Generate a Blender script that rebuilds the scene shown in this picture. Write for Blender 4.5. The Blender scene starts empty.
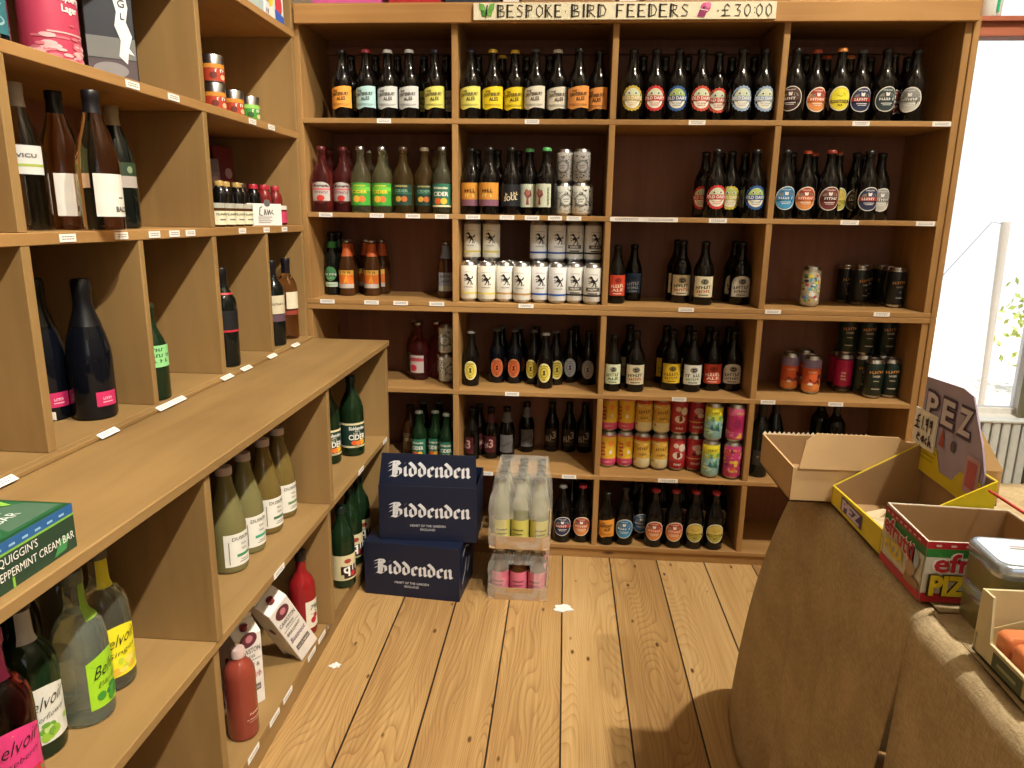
import bpy, bmesh, math, random
from mathutils import Vector, Matrix
R = math.radians
rng = random.Random(7)
scn = bpy.context.scene
COL = scn.collection

# ------------------------------------------------------------------ camera
CAM_Z = 1.302
F_PX, PITCH, YAW, ROLL = 714.33, -0.2298, -0.0712, 0.0150
_fw = Vector((math.sin(YAW)*math.cos(PITCH), math.cos(YAW)*math.cos(PITCH), math.sin(PITCH)))
_r0 = Vector((math.cos(YAW), -math.sin(YAW), 0))
_u0 = _r0.cross(_fw)
_rt = math.cos(ROLL)*_r0 + math.sin(ROLL)*_u0
_up = -math.sin(ROLL)*_r0 + math.cos(ROLL)*_u0
cam_data = bpy.data.cameras.new('camera')
cam_data.sensor_width = 36.0
cam_data.lens = 36.0*F_PX/1024.0
cam_data.clip_start = 0.02
cam = bpy.data.objects.new('camera', cam_data)
COL.objects.link(cam)
cam.matrix_world = Matrix(((_rt.x, _up.x, -_fw.x, 0), (_rt.y, _up.y, -_fw.y, 0), (_rt.z, _up.z, -_fw.z, CAM_Z), (0, 0, 0, 1)))
scn.camera = cam

def ray(u, v):
    return _rt*((u-512)/F_PX) + _up*((384-v)/F_PX) + _fw
def at_y(u, v, y):
    d = ray(u, v); d = d*(y/d.y); return Vector((d.x, d.y, d.z+CAM_Z))
def at_x(u, v, x):
    d = ray(u, v); d = d*(x/d.x); return Vector((d.x, d.y, d.z+CAM_Z))
def at_z(u, v, z):
    d = ray(u, v); d = d*((z-CAM_Z)/d.z); return Vector((d.x, d.y, z))

# ------------------------------------------------------------------ light
scn.view_settings.view_transform = 'Standard'
scn.view_settings.look = 'None'
scn.view_settings.gamma = 1.0
scn.view_settings.use_curve_mapping = False
scn.view_settings.exposure = 0.0
world = bpy.data.worlds.new('daylight')
scn.world = world
world.use_nodes = True
_bg = world.node_tree.nodes['Background']
_bg.inputs['Color'].default_value = (0.93, 0.97, 1.0, 1)
_bg.inputs['Strength'].default_value = 1.25

def lamp(name, kind, loc, energy, color, size=0.08, rot=(0, 0, 0), spot=None, blend=0.4, sy=None):
    d = bpy.data.lights.new(name, kind)
    d.energy = energy; d.color = color
    if kind == 'AREA':
        d.shape = 'RECTANGLE'; d.size = size; d.size_y = sy or size
    else:
        d.shadow_soft_size = size
    if spot:
        d.spot_size = R(spot); d.spot_blend = blend
    o = bpy.data.objects.new(name, d); COL.objects.link(o)
    o.location = loc; o.rotation_euler = rot
    return o
WARM = (1.0, 0.94, 0.83)
lamp('high_ceiling_lamp', 'POINT', (1.70, 0.72, 4.85), 740, WARM, 0.06)
_d = Vector((-1.0, 1.62, .95))-Vector((1.75, -1.25, 4.85))
lamp('track_spotlight', 'SPOT', (1.75, -1.25, 4.85), 1080, WARM, 0.05, rot=_d.to_track_quat('-Z', 'Y').to_euler(), spot=34, blend=.5)
lamp('rear_ceiling_lamp', 'POINT', (0.60, -1.3, 4.85), 6, (1.0, 0.90, 0.76), 0.06)
lamp('sun', 'SUN', (0, 0, 9), 5.0, (1.0, .97, .92), .01, rot=(R(24), 0, R(8)))
lamp('rear_window_daylight', 'AREA', (1.3, -2.05, 1.75), 6, (0.72, 0.84, 1.0), 1.1, rot=(R(90), 0, 0), sy=1.3)

# ------------------------------------------------------------------ materials
def lin(h):
    h = h.lstrip('#'); out = []
    for i in (0, 2, 4):
        c = int(h[i:i+2], 16)/255
        out.append(c/12.92 if c <= 0.04045 else ((c+0.055)/1.055)**2.4)
    return (*out, 1.0)
_mats = {}
def mat(name, color, rough=0.5, metal=0.0, trans=0.0, ior=1.45, spec=0.5, vary=0.06, vscale=30.0):
    key = name
    if key in _mats: return _mats[key]
    m = bpy.data.materials.new(name); m.use_nodes = True
    nt = m.node_tree; p = nt.nodes['Principled BSDF']
    c = lin(color) if isinstance(color, str) else (*color, 1.0)
    p.inputs['Roughness'].default_value = rough
    p.inputs['Metallic'].default_value = metal
    p.inputs['Transmission Weight'].default_value = trans
    p.inputs['IOR'].default_value = ior
    p.inputs['Specular IOR Level'].default_value = spec
    if vary and trans == 0:
        tc = nt.nodes.new('ShaderNodeTexCoord'); n = nt.nodes.new('ShaderNodeTexNoise')
        n.inputs['Scale'].default_value = vscale; n.inputs['Detail'].default_value = 3
        r = nt.nodes.new('ShaderNodeValToRGB')
        a = tuple(x*(1-vary) for x in c[:3])+(1,); b = tuple(min(1, x*(1+vary)) for x in c[:3])+(1,)
        r.color_ramp.elements[0].position = .3; r.color_ramp.elements[1].position = .7
        r.color_ramp.elements[0].color = a; r.color_ramp.elements[1].color = b
        nt.links.new(tc.outputs['Object'], n.inputs['Vector']); nt.links.new(n.outputs['Fac'], r.inputs['Fac'])
        nt.links.new(r.outputs['Color'], p.inputs['Base Color'])
    else:
        p.inputs['Base Color'].default_value = c
    _mats[key] = m
    return m

def wood(name, c1, c2, axis, rough=0.55, knots=True, fine=1.0):
    """pine grain running along one object axis, with a few knots"""
    if name in _mats: return _mats[name]
    m = bpy.data.materials.new(name); m.use_nodes = True
    nt = m.node_tree; L = nt.links.new; N = nt.nodes.new
    p = nt.nodes['Principled BSDF']; p.inputs['Roughness'].default_value = rough
    p.inputs['Specular IOR Level'].default_value = 0.3
    tc = N('ShaderNodeTexCoord'); mp = N('ShaderNodeMapping')
    s = [34*fine, 34*fine, 34*fine]; s['XYZ'.index(axis)] = 2.0
    mp.inputs['Scale'].default_value = s
    L(tc.outputs['Object'], mp.inputs['Vector'])
    n1 = N('ShaderNodeTexNoise'); n1.inputs['Scale'].default_value = 1.0; n1.inputs['Detail'].default_value = 5
    n1.inputs['Distortion'].default_value = 0.6
    L(mp.outputs['Vector'], n1.inputs['Vector'])
    n2 = N('ShaderNodeTexNoise'); n2.inputs['Scale'].default_value = 2.3; n2.inputs['Detail'].default_value = 2
    L(tc.outputs['Object'], n2.inputs['Vector'])
    ad = N('ShaderNodeMath'); ad.operation = 'MULTIPLY_ADD'; ad.inputs[1].default_value = 0.55
    L(n2.outputs['Fac'], ad.inputs[0]); 
    sc = N('ShaderNodeMath'); sc.operation = 'MULTIPLY'; sc.inputs[1].default_value = 0.5
    L(n1.outputs['Fac'], sc.inputs[0]); L(sc.outputs[0], ad.inputs[2])
    r = N('ShaderNodeValToRGB')
    r.color_ramp.elements[0].position = .34; r.color_ramp.elements[1].position = .66
    r.color_ramp.elements[0].color = lin(c1); r.color_ramp.elements[1].color = lin(c2)
    L(ad.outputs[0], r.inputs['Fac'])
    out = r.outputs['Color']
    if knots:
        mk = N('ShaderNodeMapping'); k = [7, 7, 7]; k['XYZ'.index(axis)] = 2.6
        mk.inputs['Scale'].default_value = k
        L(tc.outputs['Object'], mk.inputs['Vector'])
        v = N('ShaderNodeTexVoronoi'); v.inputs['Scale'].default_value = 1.0
        L(mk.outputs['Vector'], v.inputs['Vector'])
        kr = N('ShaderNodeValToRGB')
        kr.color_ramp.elements[0].position = .035; kr.color_ramp.elements[0].color = (1, 1, 1, 1)
        kr.color_ramp.elements[1].position = .085; kr.color_ramp.elements[1].color = (0, 0, 0, 1)
        L(v.outputs['Distance'], kr.inputs['Fac'])
        mx = N('ShaderNodeMix'); mx.data_type = 'RGBA'
        kc = tuple(x*0.33 for x in lin(c1)[:3])+(1,)
        L(kr.outputs['Color'], mx.inputs['Factor']); L(out, mx.inputs['A']); mx.inputs['B'].default_value = kc
        out = mx.outputs['Result']
    L(out, p.inputs['Base Color'])
    _mats[name] = m
    return m

PINE = {a: wood('pine_'+a, '#8E6A3C', '#A98250', a) for a in 'XYZ'}
PLY = {a: wood('birch_ply_'+a, '#80643C', '#98794B', a, fine=.5, knots=False) for a in 'XYZ'}
DARKPLY = wood('brown_stained_ply', '#7A5241', '#8C624C', 'Z', knots=False)
FASCIA = wood('pine_fascia', '#93693A', '#B18650', 'X')

def floor_material():
    m = bpy.data.materials.new('pine_floorboards'); m.use_nodes = True
    nt = m.node_tree; L = nt.links.new; N = nt.nodes.new
    p = nt.nodes['Principled BSDF']; p.inputs['Roughness'].default_value = .42
    p.inputs['Specular IOR Level'].default_value = .35
    tc = N('ShaderNodeTexCoord'); sx = N('ShaderNodeSeparateXYZ'); L(tc.outputs['Object'], sx.inputs[0])
    def math_(op, a, b=None, c=None):
        n = N('ShaderNodeMath'); n.operation = op
        for i, x in enumerate((a, b, c)):
            if x is None: continue
            if isinstance(x, (int, float)): n.inputs[i].default_value = x
            else: L(x, n.inputs[i])
        return n.outputs[0]
    px = math_('DIVIDE', math_('SUBTRACT', sx.outputs['X'], 0.025), 0.1832)
    pid = math_('FLOOR', px); fr = math_('FRACT', px)
    wn = N('ShaderNodeTexWhiteNoise'); wn.noise_dimensions = '1D'; L(pid, wn.inputs['W'])
    rnd = wn.outputs['Value']
    yy = math_('MULTIPLY_ADD', rnd, 13.0, sx.outputs['Y'])
    zz = math_('MULTIPLY', rnd, 7.0)
    def vec(kx, ky):
        c = N('ShaderNodeCombineXYZ'); L(math_('MULTIPLY', sx.outputs['X'], kx), c.inputs[0]); L(math_('MULTIPLY', yy, ky), c.inputs[1]); L(zz, c.inputs[2])
        return c.outputs[0]
    # warped growth rings
    wp = N('ShaderNodeTexNoise'); wp.inputs['Scale'].default_value = 1.0; wp.inputs['Detail'].default_value = 1.5
    L(vec(5.0, 1.1), wp.inputs['Vector'])
    ring = math_('MULTIPLY_ADD', wp.outputs['Fac'], 44.0, math_('MULTIPLY', sx.outputs['X'], 95.0))
    rs = math_('MULTIPLY', math_('POWER', math_('FRACT', ring), 4.0), -1.0)
    fine = N('ShaderNodeTexNoise'); fine.inputs['Scale'].default_value = 1.0; fine.inputs['Detail'].default_value = 4
    L(vec(120.0, 3.0), fine.inputs['Vector'])
    broad = N('ShaderNodeTexNoise'); broad.inputs['Scale'].default_value = 1.0; L(vec(6.0, .9), broad.inputs['Vector'])
    f = math_('ADD', math_('MULTIPLY_ADD', rs, 0.20, .06), math_('ADD', math_('MULTIPLY', fine.outputs['Fac'], .45), math_('MULTIPLY', broad.outputs['Fac'], .45)))
    f = math_('ADD', f, math_('MULTIPLY', math_('SUBTRACT', rnd, .5), .34))
    r = N('ShaderNodeValToRGB')
    e = r.color_ramp.elements
    e[0].position = .25; e[0].color = lin('#947044'); e[1].position = .78; e[1].color = lin('#CBAB7A')
    mid = r.color_ramp.elements.new(.5); mid.color = lin('#B5925E')
    L(f, r.inputs['Fac'])
    # knots
    v = N('ShaderNodeTexVoronoi'); v.inputs['Scale'].default_value = 1.0; L(vec(15.0, 6.5), v.inputs['Vector'])
    kr = N('ShaderNodeValToRGB')
    kr.color_ramp.elements[0].position = .055; kr.color_ramp.elements[0].color = (1, 1, 1, 1)
    kr.color_ramp.elements[1].position = .10; kr.color_ramp.elements[1].color = (0, 0, 0, 1)
    L(v.outputs['Distance'], kr.inputs['Fac'])
    mx = N('ShaderNodeMix'); mx.data_type = 'RGBA'; L(kr.outputs['Color'], mx.inputs['Factor']); L(r.outputs['Color'], mx.inputs['A'])
    mx.inputs['B'].default_value = lin('#5A3A1C')
    gap = math_('LESS_THAN', math_('ABSOLUTE', math_('SUBTRACT', fr, .5)), .486)
    mg = N('ShaderNodeMix'); mg.data_type = 'RGBA'; L(gap, mg.inputs['Factor']); mg.inputs['A'].default_value = lin('#2A1C10'); L(mx.outputs['Result'], mg.inputs['B'])
    L(mg.outputs['Result'], p.inputs['Base Color'])
    return m

def burlap_material():
    m = bpy.data.materials.new('burlap_hessian'); m.use_nodes = True
    nt = m.node_tree; L = nt.links.new; N = nt.nodes.new
    p = nt.nodes['Principled BSDF']; p.inputs['Roughness'].default_value = .95; p.inputs['Specular IOR Level'].default_value = .1
    tc = N('ShaderNodeTexCoord')
    outs = []
    for sc in ((420, 420, 70), (70, 70, 420)):
        mp = N('ShaderNodeMapping'); mp.inputs['Scale'].default_value = sc
        L(tc.outputs['Object'], mp.inputs['Vector'])
        n = N('ShaderNodeTexNoise'); n.inputs['Scale'].default_value = 1.0; n.inputs['Detail'].default_value = 2
        L(mp.outputs['Vector'], n.inputs['Vector']); outs.append(n.outputs['Fac'])
    big = N('ShaderNodeTexNoise'); big.inputs['Scale'].default_value = 9; L(tc.outputs['Object'], big.inputs['Vector'])
    a = N('ShaderNodeMath'); a.operation = 'ADD'; L(outs[0], a.inputs[0]); L(outs[1], a.inputs[1])
    b = N('ShaderNodeMath'); b.operation = 'MULTIPLY_ADD'; b.inputs[1].default_value = .4; L(big.outputs['Fac'], b.inputs[0]); 
    h = N('ShaderNodeMath'); h.operation = 'MULTIPLY'; h.inputs[1].default_value = .42; L(a.outputs[0], h.inputs[0]); L(h.outputs[0], b.inputs[2])
    r = N('ShaderNodeValToRGB'); r.color_ramp.elements[0].position = .38; r.color_ramp.elements[1].position = .82
    r.color_ramp.elements[0].color = lin('#94805F'); r.color_ramp.elements[1].color = lin('#C8B48F')
    L(b.outputs[0], r.inputs['Fac']); L(r.outputs['Color'], p.inputs['Base Color'])
    bp = N('ShaderNodeBump'); bp.inputs['Strength'].default_value = .35; bp.inputs['Distance'].default_value = .002
    L(a.outputs[0], bp.inputs['Height']); L(bp.outputs['Normal'], p.inputs['Normal'])
    return m

def plaster_material(name, color):
    return mat(name, color, .9, spec=.1, vary=.05, vscale=4)

def film_material():
    m = bpy.data.materials.new('clear_shrink_film'); m.use_nodes = True
    nt = m.node_tree; L = nt.links.new; N = nt.nodes.new
    p = nt.nodes['Principled BSDF']; p.inputs['Base Color'].default_value = (.78, .76, .68, 1)
    p.inputs['Roughness'].default_value = .12
    tr = N('ShaderNodeBsdfTransparent'); mx = N('ShaderNodeMixShader')
    tc = N('ShaderNodeTexCoord'); n = N('ShaderNodeTexNoise'); n.inputs['Scale'].default_value = 18; n.inputs['Detail'].default_value = 4
    n.inputs['Distortion'].default_value = 1.5
    L(tc.outputs['Object'], n.inputs['Vector'])
    mr = N('ShaderNodeMapRange'); mr.inputs['From Min'].default_value = .35; mr.inputs['From Max'].default_value = .7
    mr.inputs['To Min'].default_value = .15; mr.inputs['To Max'].default_value = .32
    L(n.outputs['Fac'], mr.inputs['Value']); L(mr.outputs['Result'], mx.inputs['Fac'])
    bp = N('ShaderNodeBump'); bp.inputs['Strength'].default_value = .6; bp.inputs['Distance'].default_value = .01
    L(n.outputs['Fac'], bp.inputs['Height']); L(bp.outputs['Normal'], p.inputs['Normal'])
    L(tr.outputs[0], mx.inputs[1]); L(p.outputs[0], mx.inputs[2]); L(mx.outputs[0], nt.nodes['Material Output'].inputs['Surface'])
    return m

# ------------------------------------------------------------------ mesh helpers
class MB:
    def __init__(s): s.v = []; s.f = []; s.mi = []; s.mats = []; s.sm = []
    def slot(s, m):
        if m not in s.mats: s.mats.append(m)
        return s.mats.index(m)
    def add(s, vs, fs, m, smooth=False):
        o = len(s.v); k = s.slot(m)
        s.v += [tuple(x) for x in vs]
        for f in fs: s.f.append([o+i for i in f]); s.mi.append(k); s.sm.append(smooth)
    def hexa(s, p, m):
        """8 points: bottom ring 0-3 (ccw from above), top ring 4-7"""
        s.add(p, [(3, 2, 1, 0), (4, 5, 6, 7), (0, 1, 5, 4), (1, 2, 6, 5), (2, 3, 7, 6), (3, 0, 4, 7)], m)
    def box(s, x0, x1, y0, y1, z0, z1, m):
        s.hexa([(x0, y0, z0), (x1, y0, z0), (x1, y1, z0), (x0, y1, z0), (x0, y0, z1), (x1, y0, z1), (x1, y1, z1), (x0, y1, z1)], m)
    def quadslab(s, p, th, m):
        """a slab of thickness th behind the quad p (normal by winding)"""
        a, b, c, d = [Vector(x) for x in p]
        n = (b-a).cross(d-a).normalized()*th
        s.hexa([a-n, b-n, c-n, d-n, a, b, c, d], m)
    def lathe(s, prof, m, seg=20, cx=0, cy=0, z=0, smooth=True, mats=None):
        n = len(prof); vs = []; 
        for r, h in prof:
            for i in range(seg):
                a = 2*math.pi*i/seg
                vs.append((cx+r*math.sin(a), cy-r*math.cos(a), z+h))
        for j in range(n-1):
            fs = []
            for i in range(seg):
                i2 = (i+1) % seg
                q = [j*seg+i, j*seg+i2, (j+1)*seg+i2, (j+1)*seg+i]
                if prof[j][0] < 1e-7: q = [q[0], q[2], q[3]]
                elif prof[j+1][0] < 1e-7: q = [q[0], q[1], q[2]]
                fs.append(q)
            o = len(s.v) if j == 0 else o0
            if j == 0: o0 = o; s.v += vs
            k = s.slot(mats[j] if mats else m)
            for f in fs: s.f.append([o0+t for t in f]); s.mi.append(k); s.sm.append(smooth)
    def tube(s, pts, r, m, seg=8):
        rings = []
        pts = [Vector(p) for p in pts]
        for i, p in enumerate(pts):
            t = (pts[min(i+1, len(pts)-1)]-pts[max(i-1, 0)]).normalized()
            u = t.cross(Vector((0, 0, 1)) if abs(t.z) < .9 else Vector((1, 0, 0))).normalized(); w = t.cross(u)
            rr = r[i] if isinstance(r, (list, tuple)) else r
            rings.append([p+u*rr*math.cos(2*math.pi*k/seg)+w*rr*math.sin(2*math.pi*k/seg) for k in range(seg)])
        vs = [x for g in rings for x in g]; fs = []
        for i in range(len(pts)-1):
            for k in range(seg):
                k2 = (k+1) % seg
                fs.append((i*seg+k, i*seg+k2, (i+1)*seg+k2, (i+1)*seg+k))
        fs.append(list(range(seg))[::-1]); fs.append([(len(pts)-1)*seg+k for k in range(seg)])
        s.add(vs, fs, m, True)
    def mesh(s, name, bevel=0.0):
        me = bpy.data.meshes.new(name); me.from_pydata(s.v, [], s.f)
        for m in s.mats: me.materials.append(m)
        me.polygons.foreach_set('material_index', s.mi); me.polygons.foreach_set('use_smooth', s.sm)
        me.validate(); me.update()
        if bevel:
            bm = bmesh.new(); bm.from_mesh(me)
            bmesh.ops.bevel(bm, geom=list(bm.edges), offset=bevel, segments=1, affect='EDGES', profile=.5)
            bm.to_mesh(me); bm.free()
        if any(s.sm): me.set_sharp_from_angle(angle=R(48))
        return me
    def build(s, name, parent=None, bevel=0.0):
        return link(name, s.mesh(name, bevel), parent)

def link(name, me, parent=None):
    o = bpy.data.objects.new(name, me); COL.objects.link(o)
    if parent: o.parent = parent
    return o
def tag(o, label, cat, group=None):
    o['label'] = label; o['category'] = cat
    if group: o['group'] = group
    return o
def thing(name, label, cat, loc=(0, 0, 0), rz=0.0, group=None, rot=None):
    o = bpy.data.objects.new(name, None); COL.objects.link(o)
    o.empty_display_size = .05
    o.location = loc; o.rotation_euler = rot if rot else (0, 0, rz)
    return tag(o, label, cat, group)
def struct(o): o['kind'] = 'structure'; return o
def boxpart(name, parent, x0, x1, y0, y1, z0, z1, m, bevel=.0015):
    b = MB(); b.box(x0, x1, y0, y1, z0, z1, m); return b.build(name, parent, bevel)

# ------------------------------------------------------------------ lettering
_txt = {}
def text2d(t, bold=0.0):
    """flat outline of a short text: ([(x, y)], faces), 1 unit tall capitals, centred"""
    if (t, bold) in _txt: return _txt[t, bold]
    cu = bpy.data.curves.new('lettering', 'FONT'); cu.body = t; cu.align_x = 'CENTER'; cu.resolution_u = 2; cu.offset = bold
    o = bpy.data.objects.new('lettering', cu)
    me = bpy.data.meshes.new_from_object(o)
    vs = [(v.co.x/.7, v.co.y/.7) for v in me.vertices]; fs = [tuple(p.vertices) for p in me.polygons]
    bpy.data.objects.remove(o); bpy.data.curves.remove(cu); bpy.data.meshes.remove(me)
    _txt[t, bold] = (vs, fs); return _txt[t, bold]
def fit_text(t, h, width=None, shear=0.0, bold=0.0):
    vs, fs = text2d(t, bold)
    sx = h
    if width and vs:
        w = max(x for x, y in vs)-min(x for x, y in vs); mid = (max(x for x, y in vs)+min(x for x, y in vs))/2
        sx = width/max(w, 1e-6)
        return [((x-mid)*sx+shear*y*h, y*h) for x, y in vs], fs
    return [(x*sx+shear*y*h, y*h) for x, y in vs], fs

class Flat:
    """draws printing on a flat face: origin, right and up vectors, small steps along the normal"""
    def __init__(s, mb, o, right, up):
        s.b = mb; s.o = Vector(o); s.r = Vector(right).normalized(); s.u = Vector(up).normalized(); s.n = s.r.cross(s.u)
    def pt(s, x, y, k): return s.o+s.r*x+s.u*y+s.n*(.0006*k)
    def poly(s, pts, m, k=1): s.b.add([s.pt(x, y, k) for x, y in pts], [list(range(len(pts)))], m)
    def rect(s, x0, x1, y0, y1, m, k=1): s.poly([(x0, y0), (x1, y0), (x1, y1), (x0, y1)], m, k)
    def ell(s, cx, cy, rx, ry, m, k=1, n=20, bump=0.0, nb=0):
        s.poly([(cx+rx*math.cos(2*math.pi*i/n)*(1+bump*math.cos(nb*2*math.pi*i/n)), cy+ry*math.sin(2*math.pi*i/n)*(1+bump*math.cos(nb*2*math.pi*i/n))) for i in range(n)], m, k)
    def text(s, t, x, y, h, m, k=2, width=None, shear=0.0, slope=0.0, bold=0.0):
        vs, fs = fit_text(t, h, width, shear, bold)
        s.b.add([s.pt(x+a, y+b+slope*a, k) for a, b in vs], fs, m)
    def stroke(s, pts, w, m, k=2):
        for (a, b), (c, d) in zip(pts, pts[1:]):
            l = math.hypot(c-a, d-b) or 1e-6; nx, ny = -(d-b)/l*w/2, (c-a)/l*w/2; ex, ey = (c-a)/l*w*.3, (d-b)/l*w*.3
            s.poly([(a-ex-nx, b-ey-ny), (c+ex-nx, d+ey-ny), (c+ex+nx, d+ey+ny), (a-ex+nx, b-ey+ny)], m, k)

READABLE = {'THE', 'CANTERBURY', 'ALES', 'ALE', 'OLD DAIRY', 'CIDER', 'BIDDENDEN', 'Biddenden', 'SOUL', 'LAGER', 'ONE', '3', 'BALD', 'VICU', 'DUSKIN', 'Belvoir', 'Elderflower', 'Ginger', 'q', '11', '790', 'Lager', 'Raspberry'}
class Wrap:
    """draws printing round a cylinder of radius r about the z axis; s = arc length from the front (-Y)"""
    def __init__(s, mb, r, k=1.0): s.b = mb; s.r = r; s.k = k
    def pt(s, x, z, k):
        rr = s.r+.0004+.00028*k; a = x*s.k/s.r
        return (rr*math.sin(a), -rr*math.cos(a), z)
    def cols(s, xs, lo, hi, m, k=0):
        vs = []; fs = []
        for x in xs: vs += [s.pt(x, lo(x), k), s.pt(x, hi(x), k)]
        for i in range(len(xs)-1): fs.append((2*i, 2*i+2, 2*i+3, 2*i+1))
        s.b.add(vs, fs, m, True)
    def rect(s, x0, x1, z0, z1, m, k=0, n=None):
        n = n or max(1, int(abs(x1-x0)/.006))
        s.cols([x0+(x1-x0)*i/n for i in range(n+1)], lambda x: z0, lambda x: z1, m, k)
    def ell(s, cx, cz, rx, rz, m, k=0, n=28, tilt=0.0, bump=0.0, nb=0, a0=0, a1=360):
        vs = []; fs = []; full = (a1-a0 >= 360); cnt = n if full else n+1
        ct, st = math.cos(tilt), math.sin(tilt)
        vs.append(s.pt(cx, cz, k))
        for q in (.5, 1.0):
            for i in range(cnt):
                a = R(a0)+R(a1-a0)*i/n; g = q*(1+(bump*math.cos(nb*a) if q == 1 else 0))
                x, z = rx*g*math.cos(a), rz*g*math.sin(a)
                vs.append(s.pt(cx+x*ct-z*st, cz+x*st+z*ct, k))
        for i in range(n):
            j = (i+1) % cnt
            fs.append((0, 1+i, 1+j)); fs.append((1+i, 1+cnt+i, 1+cnt+j, 1+j))
        s.b.add(vs, fs, m, True)
    def poly(s, pts, m, k=2): s.b.add([s.pt(x, z, k) for x, z in pts], [list(range(len(pts)))], m, True)
    def scribble(s, t, x, z, h, m, k, width, slope):
        """print too small to read in the photograph: a row of broken strokes"""
        r = random.Random(len(t)*7+int(h*1e5)); width = width or .62*h*len(t); n = max(3, int(width/h*1.5)); st = width/n
        for i in range(n):
            if r.random() < .12: continue
            a = x-width/2+i*st; zz = z+slope*(a-x); w = st*r.uniform(.30, .45)
            s.poly([s_ for s_ in ((a, zz), (a+w, zz), (a+w, zz+h*r.uniform(.75, 1)), (a, zz+h))], m, k)
            q = zz+h*r.choice((.02, .42, .78)); s.poly([(a+w, q), (a+st*.85, q), (a+st*.85, q+h*.2), (a+w, q+h*.2)], m, k)
    def text(s, t, x, z, h, m, k=3, width=None, shear=0.0, slope=0.0, bold=.025):
        if t not in READABLE: return s.scribble(t, x, z, h, m, k, width, slope)
        vs, fs = fit_text(t, h, width, shear, bold)
        s.b.add([s.pt(x+a, z+b+slope*a, k) for a, b in vs], fs, m, True)
    def vtext(s, t, x, z, h, m, k=3, width=None):
        if t not in READABLE:
            r = random.Random(len(t)); width = width or .62*h*len(t); n = max(3, int(width/h*1.3)); st = width/n
            for i in range(n):
                a = z-width/2+i*st; s.poly([(x-h, a), (x, a), (x, a+st*.4), (x-h, a+st*.4)], m, k); q = x-h*r.choice((.1, .6, 1)); s.poly([(q, a), (q+h*.2, a), (q+h*.2, a+st*.8), (q, a+st*.8)], m, k)
            return
        vs, fs = fit_text(t, h, width)
        s.b.add([s.pt(x-b, z+a, k) for a, b in vs], fs, m, True)
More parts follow.
